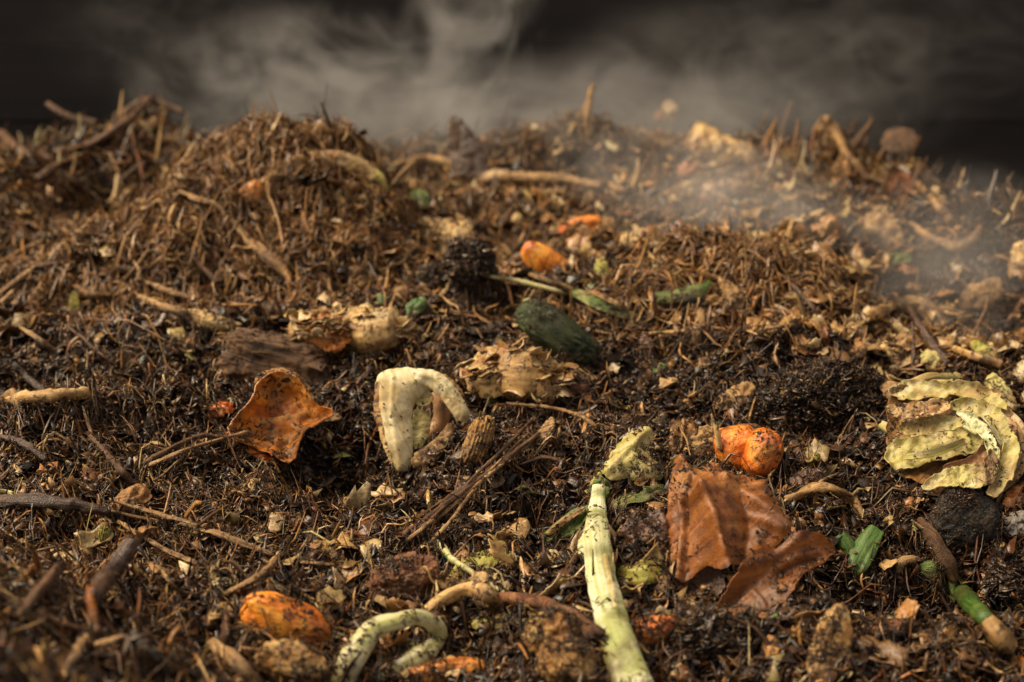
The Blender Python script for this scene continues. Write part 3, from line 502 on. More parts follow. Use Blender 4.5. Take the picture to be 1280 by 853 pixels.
thing('carrot_piece', 'dull orange strip sticking out of the left straw mound', 'carrot', sheet([(288, 262), (296, 240), (312, 226), (328, 226), (330, 240), (316, 258), (300, 266)], tilt=.8, lift=.010, bulge=.15, crumple=.08, thick=.003, seed=71), 'orange_peel', dirt=1.2)
thing('pulp_piece', 'yellow mashed pulp below the soft orange carrot chunk at bottom left', 'pulp', lump(368, 832, 46, 28, .8, -20, .14, 2.0, 61, pit=.4, sink=-.4), 'lump_tan', dirt=.9)
thing('pulp_piece', 'wet reddish brown pulp lump in the dark hollow, lower centre', 'pulp', lump(506, 722, 46, 29, .9, 18, .12, 1.9, 63, pit=.3, sink=-.2), 'lump_red', dirt=1.0)
thing('pulp_piece', 'crumpled yellow tan pulp chunk left of the leek stalk at the bottom', 'pulp', [
    ('upper_half', lump(690, 795, 34, 30, .9, 20, .12, 1.9, 65, pit=.4, sink=-.3), 'lump_tan'), ('lower_half', lump(712, 830, 40, 32, .9, -24, .12, 1.9, 66, pit=.4, sink=-.3), 'lump_tan')], dirt=.7)
thing('pulp_piece', 'tan crumbly flake pair among the litter left of the carrot lump', 'pulp', lump(868, 500, 16, 9, .9, 30, .14, 2, 67), 'lump_tan', dirt=.7)

# --- curled sprout and roots at the bottom
thing('curled_sprout', 'pale green hooked sprout curling at the bottom edge left of centre', 'sprout', [
    ('hooked_stem', strip([(425, 858, .012, 15), (440, 818, .020, 15), (466, 785, .026, 13), (498, 774, .028, 10), (525, 770, .028, 9), (545, 782, .024, 10), (550, 802, .016, 10)], n=60, m=14, tilt=.55, cup=.75, thick=.0035, ripple=.10, seed=3), 'sprout'),
    ('lower_stem', strip([(470, 850, .008, 12), (500, 832, .012, 12), (530, 815, .014, 13), (548, 796, .016, 9)], n=30, m=9, tilt=.7, cup=.6, thick=.0025, seed=12), 'sprout'),
    ('leaf_sheath', strip([(455, 846, .005, 6), (490, 822, .008, 6), (528, 800, .010, 5)], n=22, m=6, tilt=.6, cup=.4, seed=14), 'green_yellow'),
    ('brown_flap', sheet([(520, 762), (544, 762), (560, 772), (558, 800), (548, 812), (552, 785), (538, 772)], tilt=.7, lift=.014, bulge=.1, crumple=.1, seed=73), 'leaf_tan')], dirt=.25)
thing('root_piece', 'knobbly tan root arching over a dark hole at the bottom centre', 'root', tube([(540, 760, .012, 7), (562, 745, .020, 9), (588, 736, .026, 9), (612, 742, .022, 9), (622, 760, .010, 8)], n=36, m=12, rough=.22, grain=.2, seed=5), 'pale_chunk', dirt=1.3)
thing('root_piece', 'brown wrinkled root running from the arching root to the leek stalk', 'root', tube([(632, 748, .010, 8), (668, 752, .014, 9), (704, 766, .014, 9), (738, 790, .010, 12)], n=36, m=10, rough=.22, grain=.2, seed=6), 'lump_red', dirt=1.4)
thing('root_piece', 'pale tan root with a hooked left end at the left edge of the heap', 'root', [('root', tube([(14, 500, .014, 6), (40, 496, .018, 8), (75, 494, .018, 8), (106, 492, .014, 7)], n=30, m=10, rough=.2, grain=.12, seed=7, knob=.2), 'pale_chunk'), ('hook', tube([(16, 528, .002, 4), (22, 508, .010, 5), (16, 492, .018, 6), (2, 500, .012, 5)], n=22, m=8, rough=.15, seed=8), 'wood_tan')], dirt=.7)
thing('root_piece', 'long dry tan root with a flaky right half, left of the yellow root chunk', 'root', [('thin_end', tube([(175, 372, .012, 4), (200, 382, .016, 5), (232, 392, .018, 6)], n=24, m=8, rough=.22, grain=.2, seed=9), 'wood_tan'), ('flaky_half', lump(262, 402, 40, 11, .9, -13, .14, 2.2, 71, ridges=.04), 'pale_chunk')], dirt=1.6)
thing('root_piece', 'thin tan root above the long flaky root on the left', 'root', tube([(183, 353, .010, 3), (210, 364, .016, 4), (245, 374, .012, 3)], n=28, m=7, rough=.25, seed=10), 'wood_tan', dirt=.7)

# --- cabbage half on the right
cab = []
for nm, mt, lf, bu, poly in (
    ('backing_leaf', 'leaf_rust', .000, .04, [(1105, 500), (1150, 486), (1215, 484), (1262, 510), (1272, 565), (1256, 612), (1205, 622), (1160, 618), (1112, 592)]),  # darker colour behind the leaves paints the shade in their gaps
    ('upper_leaf', 'cabbage', .006, .12, [(1108, 492), (1130, 478), (1165, 484), (1210, 480), (1245, 492), (1262, 520), (1240, 514), (1205, 500), (1160, 504), (1120, 506)]),
    ('inner_leaf', 'cabbage', .007, .16, [(1107, 556), (1137, 552), (1150, 542), (1182, 532), (1215, 529), (1231, 549), (1224, 564), (1197, 577), (1160, 584), (1134, 592), (1107, 590)]),
    ('inner_leaf', 'cabbage', .012, .12, [(1118, 532), (1150, 524), (1190, 520), (1212, 534), (1190, 540), (1160, 544), (1136, 552)]),
    ('core', 'tan_ring', .009, -.1, [(1171, 588), (1205, 578), (1226, 562), (1231, 543), (1242, 564), (1240, 583), (1227, 589), (1197, 589)]),
    ('outer_leaf', 'cabbage', .014, .16, [(1179, 512), (1205, 499), (1242, 510), (1261, 532), (1271, 556), (1271, 586), (1262, 612), (1246, 626), (1229, 624), (1240, 605), (1251, 580), (1252, 556), (1240, 536), (1220, 522), (1194, 518)]),
    ('middle_leaf', 'green_white', .018, .14, [(1190, 512), (1218, 521), (1238, 540), (1250, 567), (1247, 586), (1239, 602), (1231, 588), (1235, 567), (1226, 549), (1210, 534)]),
    ('lower_leaf', 'cabbage', .016, .16, [(1149, 611), (1167, 596), (1197, 583), (1228, 583), (1238, 597), (1231, 613), (1205, 614), (1175, 611), (1156, 618)]),
    ('front_leaf', 'pale_chunk', .017, .14, [(1107, 509), (1140, 506), (1182, 501), (1191, 512), (1167, 522), (1130, 527), (1111, 521)]),
    ('frayed_end', 'leaf_tan', .020, .05, [(1230, 570), (1240, 562), (1250, 580), (1244, 604), (1234, 612), (1230, 590)])):
    cab.append((nm, sheet(poly, tilt=.55, lift=lf * 1.9 + .004, bulge=bu * .4, crumple=.085, curl=.10, thick=.0009, ragged=.04, fine=.8, freq=3.0, seed=len(cab) * 7 + 80, anchor=(1190, 622), turn=.2, res=34), mt))
for k, pts in enumerate([[(1120, 486, .03, 4), (1160, 470, .04, 6), (1200, 468, .044, 6)], [(1196, 500, .045, 5), (1232, 520, .05, 6), (1256, 556, .04, 6)], [(1240, 500, .04, 7), (1276, 540, .03, 9), (1290, 600, .01, 9)],
                         [(1130, 572, .03, 4), (1170, 566, .035, 5), (1206, 552, .04, 4)], [(1150, 540, .034, 3), (1190, 526, .044, 4), (1222, 540, .044, 4)], [(1236, 620, .01, 6), (1262, 600, .02, 7), (1284, 570, .024, 8)], [(1100, 530, .02, 5), (1124, 540, .026, 7), (1150, 536, .03, 5)]]):
    cab.append(('curled_strip', strip(pts, n=30, m=8, tilt=.5 + .06 * k, cup=.35 * (-1) ** k, thick=.0012, ripple=.35, seed=k * 3), ('cabbage', 'green_white', 'cabbage_tan')[k % 3]))
thing('cabbage', 'half head of yellow green cabbage with nested curled leaves at the right edge', 'cabbage', cab, dirt=.12)
for i, (poly, lab, mt) in enumerate([
    ([(1098, 490), (1104, 476), (1122, 478), (1140, 492), (1146, 506), (1120, 508)], 'tan squarish leaf scrap on the upper left edge of the cabbage half', 'leaf_tan'),
    ([(1160, 476), (1180, 472), (1206, 478), (1230, 488), (1216, 496), (1180, 494)], 'pale crumpled leaf scrap on top of the cabbage half', 'cabbage'),
    ([(1228, 484), (1238, 464), (1252, 474), (1268, 494), (1272, 516), (1254, 506)], 'pointed pale leaf rising at the upper right corner of the cabbage half', 'cabbage'),
    ([(1076, 478), (1086, 466), (1098, 466), (1104, 480), (1098, 492), (1084, 490)], 'pale tan leaf tip beside the black clod and the cabbage half', 'leaf_tan')]):
    thing('cabbage_leaf', lab, 'cabbage leaf', sheet(poly, tilt=.6, lift=.022, bulge=.1, crumple=.1, seed=90 + i, ragged=.04), mt, dirt=.8)
thing('onion_peel', 'peach coloured folded skin tip poking out at the left end of the cabbage half', 'onion skin', strip([(1114, 510, .020, 5), (1122, 520, .020, 7), (1134, 530, .014, 6)], n=14, m=6, tilt=.7, cup=.5, seed=12), 'tan_ring', dirt=.3)

# --- clods
thing('compost_clod', 'large black moist compost clod right of centre behind the carrot lump', 'clod', lump(1012, 516, 88, 50, .9, 6, .22, 1.3, 81, sink=.35, pit=.3), 'clod', dirt=5)
thing('compost_clod', 'black knob of compost standing up behind the cucumber and root chunk', 'clod', lump(585, 332, 29, 29, .9, 0, .16, 2.2, 83, sink=.2, pit=.4), 'clod', dirt=6)
thing('compost_clod', 'dark rough clod sloping down left of the black knob', 'clod', lump(540, 356, 42, 20, .9, 24, .16, 2.2, 84, sink=.3, pit=.3), 'clod', dirt=5)
thing('compost_clod', 'smooth purplish black slab of rotted leaf below the cabbage half', 'clod', lump(1205, 650, 40, 38, .6, -20, .09, 1.4, 85, box=.8, sink=.3), 'clod', dirt=1.2)
thing('compost_clod', 'dark grey crumbly clod below the flat brown leaf at the bottom', 'clod', lump(885, 806, 52, 36, .9, -14, .16, 2.0, 86, pit=.3), 'clod', dirt=4)
thing('compost_clod', 'brown fibrous clod between the crumbly clod and the oval tan leaf', 'clod', lump(930, 800, 26, 24, .9, 0, .16, 2.4, 87, pit=.3), 'lump_red', dirt=3)
thing('compost_clod', 'dark clod at the right edge beside the green stem', 'clod', lump(1268, 735, 30, 34, .9, 0, .15, 2.0, 88, pit=.3), 'clod', dirt=4)

# --- bottom right
thing('dead_leaf', 'oval tan brown leaf standing on edge at the bottom right', 'leaf', sheet([(1002, 864), (1006, 830), (1016, 800), (1028, 768), (1050, 752), (1062, 766), (1066, 800), (1056, 832), (1042, 852), (1030, 868)], tilt=.7, lift=.010, bulge=.14, crumple=.05, thick=.0016, seed=101, veins=[[(1012, 860), (1030, 810), (1052, 756)]], turn=1.2), 'lump_tan', dirt=.8)
thing('green_stalk', 'thick glossy green stem with a frayed tan end at the bottom right', 'stem', [
    ('stalk', tube([(1186, 716, .008, 9), (1204, 742, .016, 12), (1224, 767, .020, 12), (1238, 784, .019, 10)], n=36, m=14, rough=.02, seed=13, flat=.9), 'green_bright'),
    ('frayed_end', tube([(1234, 778, .021, 13), (1246, 792, .021, 15), (1260, 810, .018, 13)], n=18, m=14, rough=.25, seed=14, hollow=True), 'leaf_tan'),
    ('side_shoot', tube([(1188, 722, .012, 6), (1190, 745, .010, 5), (1188, 762, .004, 4)], n=14, m=8, seed=15), 'green')], dirt=.5)
thing('twisted_stalk', 'dark grey twisted stalk leading up left from the green stem', 'stalk', tube([(1192, 722, .014, 10), (1178, 695, .020, 10), (1164, 670, .020, 9), (1150, 650, .012, 5)], n=34, m=10, rough=.28, seed=16), 'bark_red', dirt=1.6)
thing('dry_straw', 'thin yellow straw tip lying on the dark slab above the twisted stalk', 'straw', tube([(1139, 650, .020, 1.2), (1152, 660, .020, 2), (1168, 672, .018, 2)], n=16, m=6), 'wood_tan', dirt=0)
thing('green_bud', 'round dull green knob left of the green stem', 'bud', lump(1166, 713, 17, 12, .9, -10, .08, 1.4, 91), 'green', dirt=1.0)
thing('root_piece', 'short curved brown root ring left of the dull green knob', 'root', tube([(1122, 718, .006, 6), (1126, 702, .014, 7), (1142, 698, .014, 6)], n=18, m=9, rough=.15, seed=17), 'wood_tan', dirt=.7)
thing('root_piece', 'dull green brown root stub in the litter left of the green stem base', 'root', lump(1112, 786, 30, 11, .8, 8, .13, 2, 93), 'lump_red', dirt=2)
thing('white_scrap', 'whitish folded scrap at the right edge below the cabbage half', 'scrap', sheet([(1244, 650), (1262, 642), (1290, 636), (1292, 660), (1268, 672), (1250, 664)], tilt=.5, lift=.014, bulge=.1, crumple=.12, seed=102), 'white_bit', dirt=1.0)
thing('dead_leaf', 'reddish brown leaf edge cut off at the right edge by the cabbage half', 'leaf', sheet([(1250, 625), (1262, 608), (1290, 600), (1292, 632), (1262, 638)], tilt=.5, lift=.012, bulge=.1, crumple=.1, seed=103), 'leaf_brown', dirt=.7)
thing('dead_frond', 'dry tan stringy frond draped right of the big folded leaf', 'frond', [('frond', tube([(982, 626, .010, 5), (1010, 614, .020, 6), (1040, 612, .026, 6), (1066, 624, .020, 5), (1080, 648, .008, 4)], n=44, m=8, rough=.4, seed=18), 'leaf_tan'), ('strand', tube([(1040, 612, .026, 3), (1060, 618, .022, 3), (1068, 636, .014, 2.4), (1082, 650, .006, 2)], n=26, m=6, rough=.2, grain=.12, seed=19), 'wood_tan'), ('strand', tube([(1016, 612, .020, 2.4), (1030, 600, .022, 2), (1048, 592, .014, 1.6)], n=20, m=6, rough=.2, grain=.12, seed=20), 'wood_tan')], dirt=.6)
thing('dead_leaf', 'olive brown leaf scrap between the carrot lump and the dry frond', 'leaf', sheet([(982, 600), (1002, 588), (1024, 584), (1036, 594), (1022, 608), (996, 614)], tilt=.5, lift=.010, bulge=.1, crumple=.1, seed=104), 'leaf_dark', dirt=1.0)
thing('green_stalk', 'translucent pale green stem bit above the dry frond', 'stem', strip([(1010, 586, .006, 3), (1020, 570, .014, 4), (1026, 560, .015, 3)], n=14, m=6, tilt=.8, cup=.4, seed=8), 'green_yellow', dirt=1.2)

# --- sticks and stalks, near and middle distance
def stick(lab, pts, mt='wood_tan', name='twig', cat='twig', dirt=.5, rough=.18, m=8, knob=.12, **k):
    pts = [(p[0], p[1], p[2], p[3] * (.75 if p[3] < 7 else .78)) for p in pts]
    return thing(name, lab, cat, tube(pts, n=max(30, 12 * len(pts)), m=12, grain=.22, rough=rough, seed=len(lab) % 37, knob=knob, **k), mt, dirt=dirt)
stick('thick wet red brown stick reaching in from the left edge below the middle', [(-10, 628, .016, 9), (40, 626, .018, 10), (90, 630, .018, 9), (131, 640, .014, 7)], 'wood_dark', 'stick', 'stick', rough=.25)
stick('thin pale green stem at the left edge just above the thick wet stick', [(-4, 613, .018, 3), (12, 616, .018, 3), (26, 622, .014, 2)], 'sprout')
for lab, P in (('split straw stalk running right from the end of the thick wet stick', [(140, 626, .018, 4), (190, 640, .020, 5), (245, 656, .016, 4)]),
               ('twin straw stalk lying just under the split stalk in the lower left', [(142, 640, .016, 3), (170, 646, .018, 4), (196, 650, .014, 3)]),
               ('long straw stalk continuing to the dark hollow in the lower left', [(228, 655, .014, 5), (280, 670, .018, 7), (336, 692, .012, 6)]),
               ('broken straw stalk below the long one in the lower left', [(148, 652, .014, 4), (180, 672, .016, 4), (225, 696, .016, 5), (268, 712, .012, 4)])):
    stick(lab, P, 'wood_tan', 'straw_stalk', 'straw', rough=.2, flat=.6)
stick('small twig slanting up from the long straw stalk in the lower left', [(244, 661, .016, 2.4), (262, 646, .018, 3), (284, 632, .016, 2)], 'wood_brown')
thing('dead_leaf', 'tan folded husk where the thick wet stick meets the split straw', 'husk', sheet([(132, 640), (146, 618), (166, 606), (184, 604), (192, 628), (170, 630), (150, 648), (134, 652)], tilt=.7, lift=.016, bulge=.1, crumple=.12, seed=105), 'leaf_rust', dirt=.6)
stick('shiny dark red stick end pointing at the camera in the blurry lower left', [(118, 745, .012, 13), (138, 712, .026, 13), (164, 678, .034, 11)], 'wood_dark', 'stick', 'stick', rough=.22)
stick('forked brown twig left of the curled rusty peel', [(182, 578, .010, 4), (215, 560, .016, 4), (252, 545, .018, 4), (276, 547, .018, 3)], 'wood_brown')
stick('grey brown twig just under the forked twig left of the rusty peel', [(186, 583, .012, 4), (220, 568, .016, 4), (250, 557, .016, 3), (308, 540, .022, 3.5)], 'wood_tan')
stick('wavy thin root trailing down left from under the rusty peel', [(190, 602, .010, 1.6), (206, 592, .016, 2), (222, 577, .014, 2), (246, 560, .010, 1.6)], 'wood_tan')
stick('flat brown stalk descending through the dark hollow left of the rusty peel', [(112, 545, .014, 3), (132, 565, .018, 5), (150, 585, .018, 7), (165, 604, .012, 6)], 'wood_brown', flat=.5)
stick('dark knobbed twig below the hooked pale root at the left edge', [(2, 546, .014, 4), (28, 554, .018, 6), (56, 574, .012, 5)], 'wood_dark')
stick('grey root above the hooked pale root on the left', [(18, 456, .014, 4), (36, 474, .018, 5), (54, 488, .014, 5)], 'grey_bark')
stick('slender bent twig crossing the dark slope on the left above the hooked root', [(84, 408, .014, 2), (105, 424, .018, 2.4), (125, 442, .016, 2), (143, 455, .010, 1.6)], 'wood_brown')
stick('short thick straw bit left of the slender bent twig', [(27, 410, .014, 4), (48, 424, .016, 5), (68, 438, .012, 4)], 'wood_tan', flat=.6)
stick('tan root knuckle behind the pale yellow leaf tip on the left', [(95, 358, .014, 4), (112, 368, .018, 5), (136, 370, .014, 5)], 'leaf_rust')
stick('brown twig lying flat on the left, above the pale yellow leaf tip', [(30, 334, .014, 3.5), (54, 332, .018, 4), (84, 328, .012, 3)], 'wood_brown')
stick('fibrous twig rising at the left edge above the flat brown twig', [(2, 368, .010, 5), (20, 352, .018, 5), (38, 340, .012, 4)], 'wood_tan')
stick('straight thin straw leaning on the left mound foot', [(0, 328, .012, 3), (25, 314, .018, 3), (52, 301, .014, 2)], 'wood_tan')
stick('fine green brown stem leaning against the dark foot of the left mound', [(152, 352, .008, 3), (170, 334, .020, 3), (186, 312, .022, 2.4)], 'wood_tan')
stick('thick pale wood splinter lying down the right flank of the left mound', [(298, 284, .012, 6), (318, 306, .018, 10), (340, 326, .018, 11), (360, 345, .012, 8)], 'wood_tan', 'wood_splinter', 'splinter', rough=.25, flat=.6)
stick('brown splinter beside the pale wood splinter on the left mound', [(240, 318, .012, 5), (252, 332, .016, 6), (270, 350, .012, 5)], 'wood_brown', 'wood_splinter', 'splinter', flat=.5)
stick('broad pinkish stalk across the top of the left mound', [(226, 240, .012, 5), (250, 250, .016, 7), (272, 258, .014, 6), (300, 284, .012, 5)], 'wood_tan', flat=.6)
stick('short yellow straw chip on the left shoulder of the left mound', [(146, 258, .014, 4), (156, 244, .018, 5), (168, 234, .014, 4)], 'pale_chunk')
stick('cut pale stalk on the crest of the left mound', [(206, 212, .012, 4), (222, 220, .016, 4), (240, 224, .012, 3.4)], 'pale_chunk')
stick('tan stalk lying under the cut pale stalk on the left mound', [(172, 262, .012, 3), (186, 260, .016, 4), (202, 246, .012, 4)], 'pale_chunk')
thing('dead_leaf', 'pale yellow leaf tip standing upright on the left slope', 'leaf', sheet([(86, 398), (85, 380), (90, 364), (97, 364), (101, 386), (94, 400)], tilt=.9, lift=.012, crumple=.04, seed=106), 'green_yellow', dirt=.2)
thing('twig_bundle', 'dark bundle of split twigs running up right through the dark centre of the heap', 'twigs', [('strand', tube([(506 + dx, 668 + dy, .010, 3.2 * q), (545 + dx * .6, 640 + dy, .015, 3.6 * q), (590, 606 + dy * .8, .020, 3.2 * q), (640 - dx * .5, 568 + dy * .7, .020, 3 * q), (690 - dx, 530 + dy, .014, 2 * q)], n=46, m=7, rough=.3, seed=k, knob=.3), mt) for k, (dx, dy, q, mt) in enumerate([(0, 0, 1.1, 'wood_brown'), (6, 7, .9, 'wood_tan'), (-6, -5, .8, 'bark_red'), (22, -9, .7, 'wood_brown'), (30, 12, .7, 'wood_tan')])], dirt=.7)
stick('pale peeled twig beside the dark twig bundle in the centre', [(508, 676, .006, 3), (530, 660, .012, 4), (548, 644, .012, 4)], 'wood_tan')
stick('forked twig lying under the flaking onion bulb', [(636, 505, .014, 2.6), (672, 508, .018, 3), (706, 514, .018, 3), (730, 522, .014, 3.6), (746, 534, .010, 4)], 'wood_tan', rough=.3)
stick('flat brown twig below the forked twig in the centre right', [(654, 580, .010, 2), (680, 572, .014, 3), (706, 578, .010, 2.6)], 'wood_brown')
stick('pale tan stalk propped on the left edge of the white green leek stalk', [(726, 678, .016, 3.4), (733, 660, .022, 3.4), (738, 642, .024, 2.4)], 'pale_chunk')
stick('tan stalk lying right of the blurry lower left litter', [(284, 742, .012, 5), (312, 728, .018, 6), (334, 712, .018, 6), (350, 692, .012, 5)], 'wood_tan', 'straw_stalk', 'straw')
stick('bent brown stalk between the tan stalk and the carrot chunk, bottom left', [(288, 745, .010, 4), (318, 738, .014, 5), (350, 748, .010, 4)], 'wood_brown', 'straw_stalk', 'straw')
stick('flat tan straw in the left of the dark hollow at the lower centre', [(372, 703, .010, 4), (395, 704, .014, 5), (416, 706, .010, 4)], 'wood_tan', 'straw_stalk', 'straw', flat=.5)
thing('dead_leaf', 'tan orange leaf bit at the left rim of the dark lower hollow', 'leaf', sheet([(386, 682), (394, 674), (410, 680), (424, 694), (420, 706), (404, 702)], tilt=.6, lift=.012, bulge=.1, crumple=.1, seed=107), 'lump_tan', dirt=.5)
thing('seed_husk', 'greenish ribbed seed husk near the shiny dark stick, lower left', 'seed', lump(130, 672, 9, 17, .8, -10, .07, 1.5, 101, ridges=.05), 'green_yellow', dirt=.6)
thing('white_scrap', 'pale cream nub sticking up left below the rusty peel', 'scrap', lump(317, 612, 7, 15, .9, 0, .10, 1.6, 102), 'pale_chunk', dirt=.3)
thing('pulp_piece', 'small pale nub left of the long straw stalk end, lower left', 'pulp', lump(278, 664, 11, 9, .9, 0, .13, 1.6, 103), 'lump_tan', dirt=.5)

# blurred sticks in the lower left corner
for lab, P, mt in (('blurred fat stick rising right in the lower left corner', [(24, 770, .014, 9), (48, 742, .02, 10), (72, 712, .02, 8)], 'wood_brown'),
                   ('blurred orange brown chip in the lower left corner', [(112, 738, .014, 7), (115, 762, .018, 7), (122, 790, .014, 6)], 'leaf_brown'),
                   ('blurred twig joining the orange brown chip from the left', [(46, 768, .014, 6), (82, 782, .018, 6), (120, 790, .014, 5)], 'wood_brown'),
                   ('blurred tan stalk at the bottom edge of the lower left corner', [(82, 842, .012, 8), (96, 816, .018, 8), (108, 796, .014, 6)], 'wood_tan'),
                   ('blurred grey straw leaning right near the bottom left edge', [(168, 792, .016, 5), (182, 808, .018, 6), (196, 824, .014, 5)], 'grey_bark'),
                   ('thin pale straw above the mashed carrot chunk on the left', [(202, 713, .016, 2), (210, 724, .018, 3), (220, 735, .014, 2)], 'pale_chunk'),
                   ('blurred tan slab beside the yellow pulp at the bottom left', [(268, 806, .014, 9), (296, 830, .018, 12), (318, 856, .014, 12)], 'wood_tan'),
                   ('blurred upright brown chip above the tan slab at the bottom left', [(280, 812, .008, 5), (281, 792, .02, 6), (284, 772, .02, 5)], 'wood_brown'),
                   ('blurred straw lying level in the lower left litter', [(120, 806, .014, 5), (145, 800, .018, 6), (160, 798, .014, 4)], 'wood_tan')):
    stick(lab, P, mt, 'stick', 'stick', rough=.25)

# --- middle and far pieces
thing('leek_leaf', 'green and tan leek leaf trailing from the orange slice towards the right', 'leek leaf', [
    ('green_blade', strip([(716, 362, .016, 7), (745, 376, .020, 9), (775, 388, .018, 8), (797, 396, .010, 5)], n=34, m=8, tilt=.6, cup=.4, ripple=.2, seed=31), 'green'),
    ('pale_edge', strip([(736, 362, .024, 4), (765, 376, .024, 4), (786, 386, .018, 3)], n=22, m=5, tilt=.4, cup=.2, ripple=.2, seed=32), 'leaf_tan')], dirt=.5)
stick('thin brown stem meeting the green leek leaf from the left', [(648, 338, .016, 3), (676, 348, .018, 4), (716, 362, .018, 3.4)], 'wood_tan')
stick('yellow green stem passing behind the cucumber from the black knob', [(612, 346, .012, 2.6), (648, 352, .016, 3.6), (690, 362, .014, 4), (706, 368, .010, 3)], 'sprout')
thing('leek_leaf', 'dull green leek leaf lying on the small right mound', 'leek leaf', strip([(820, 372, .012, 7), (850, 368, .016, 9), (880, 360, .018, 9), (894, 350, .012, 6)], n=30, m=8, tilt=.6, cup=.4, seed=33), 'green', dirt=1.0)
thing('leaf_scrap', 'small green scrap right of the cucumber end', 'leaf', sheet([(815, 462), (826, 454), (836, 456), (830, 464), (818, 468)], tilt=.5, lift=.012, crumple=.1, seed=110), 'green_bright', dirt=.5)
thing('dead_leaf', 'dark reddish leaf scrap standing in the litter right of the cucumber', 'leaf', sheet([(798, 422), (806, 416), (818, 428), (814, 442), (806, 444)], tilt=.7, lift=.010, crumple=.1, seed=111), 'leaf_dark', dirt=.3)
thing('straw_stalk', 'upright pale straw chip on the right mound face', 'straw', strip([(868, 430, .012, 4), (872, 408, .022, 5), (877, 386, .026, 4)], n=14, m=5, tilt=.9, cup=.2, seed=9), 'wood_tan', dirt=.4)
thing('straw_stalk', 'thin pale straw lying left of the upright straw chip', 'straw', tube([(812, 417, .018, 2), (836, 416, .020, 2.6), (856, 414, .016, 2)], n=16, m=6), 'pale_chunk', dirt=.2)
thing('dead_leaf', 'tan flake with ragged edge below the right mound, left of the black clod', 'leaf', sheet([(888, 510), (896, 498), (914, 484), (936, 474), (944, 484), (938, 502), (930, 515), (908, 516)], tilt=.6, lift=.014, crumple=.16, bulge=.1, seed=112, ragged=.07), 'leaf_tan', dirt=1.2)
thing('dead_leaf', 'pinkish tan leaf curl at the right shoulder of the right mound', 'leaf', sheet([(895, 345), (910, 350), (928, 364), (930, 388), (918, 394), (906, 374)], tilt=.7, lift=.012, bulge=.15, crumple=.08, seed=113), 'leaf_tan', dirt=.8)
stick('short pale stick on the right mound beside the black clod', [(958, 411, .016, 3), (974, 409, .018, 3.4), (990, 406, .014, 3)], 'wood_tan')
stick('bent dark stem arching along the right mound crest', [(978, 346, .012, 2.6), (998, 364, .020, 3), (1014, 382, .018, 3), (1024, 402, .010, 3)], 'wood_dark')
stick('orange brown stick at the left foot of the black clod', [(958, 474, .018, 3), (974, 475, .018, 3), (990, 476, .014, 3)], 'wood_brown')
thing('husk_bed', 'yellow tan bed of flaky husk in soft focus left of the black knob', 'husk', sheet([(476, 292), (490, 278), (520, 272), (560, 270), (588, 280), (592, 304), (568, 316), (525, 316), (490, 314)], tilt=.45, lift=.010, bulge=.06, crumple=.10, seed=114, ragged=.06), 'pale_chunk', dirt=2.0)
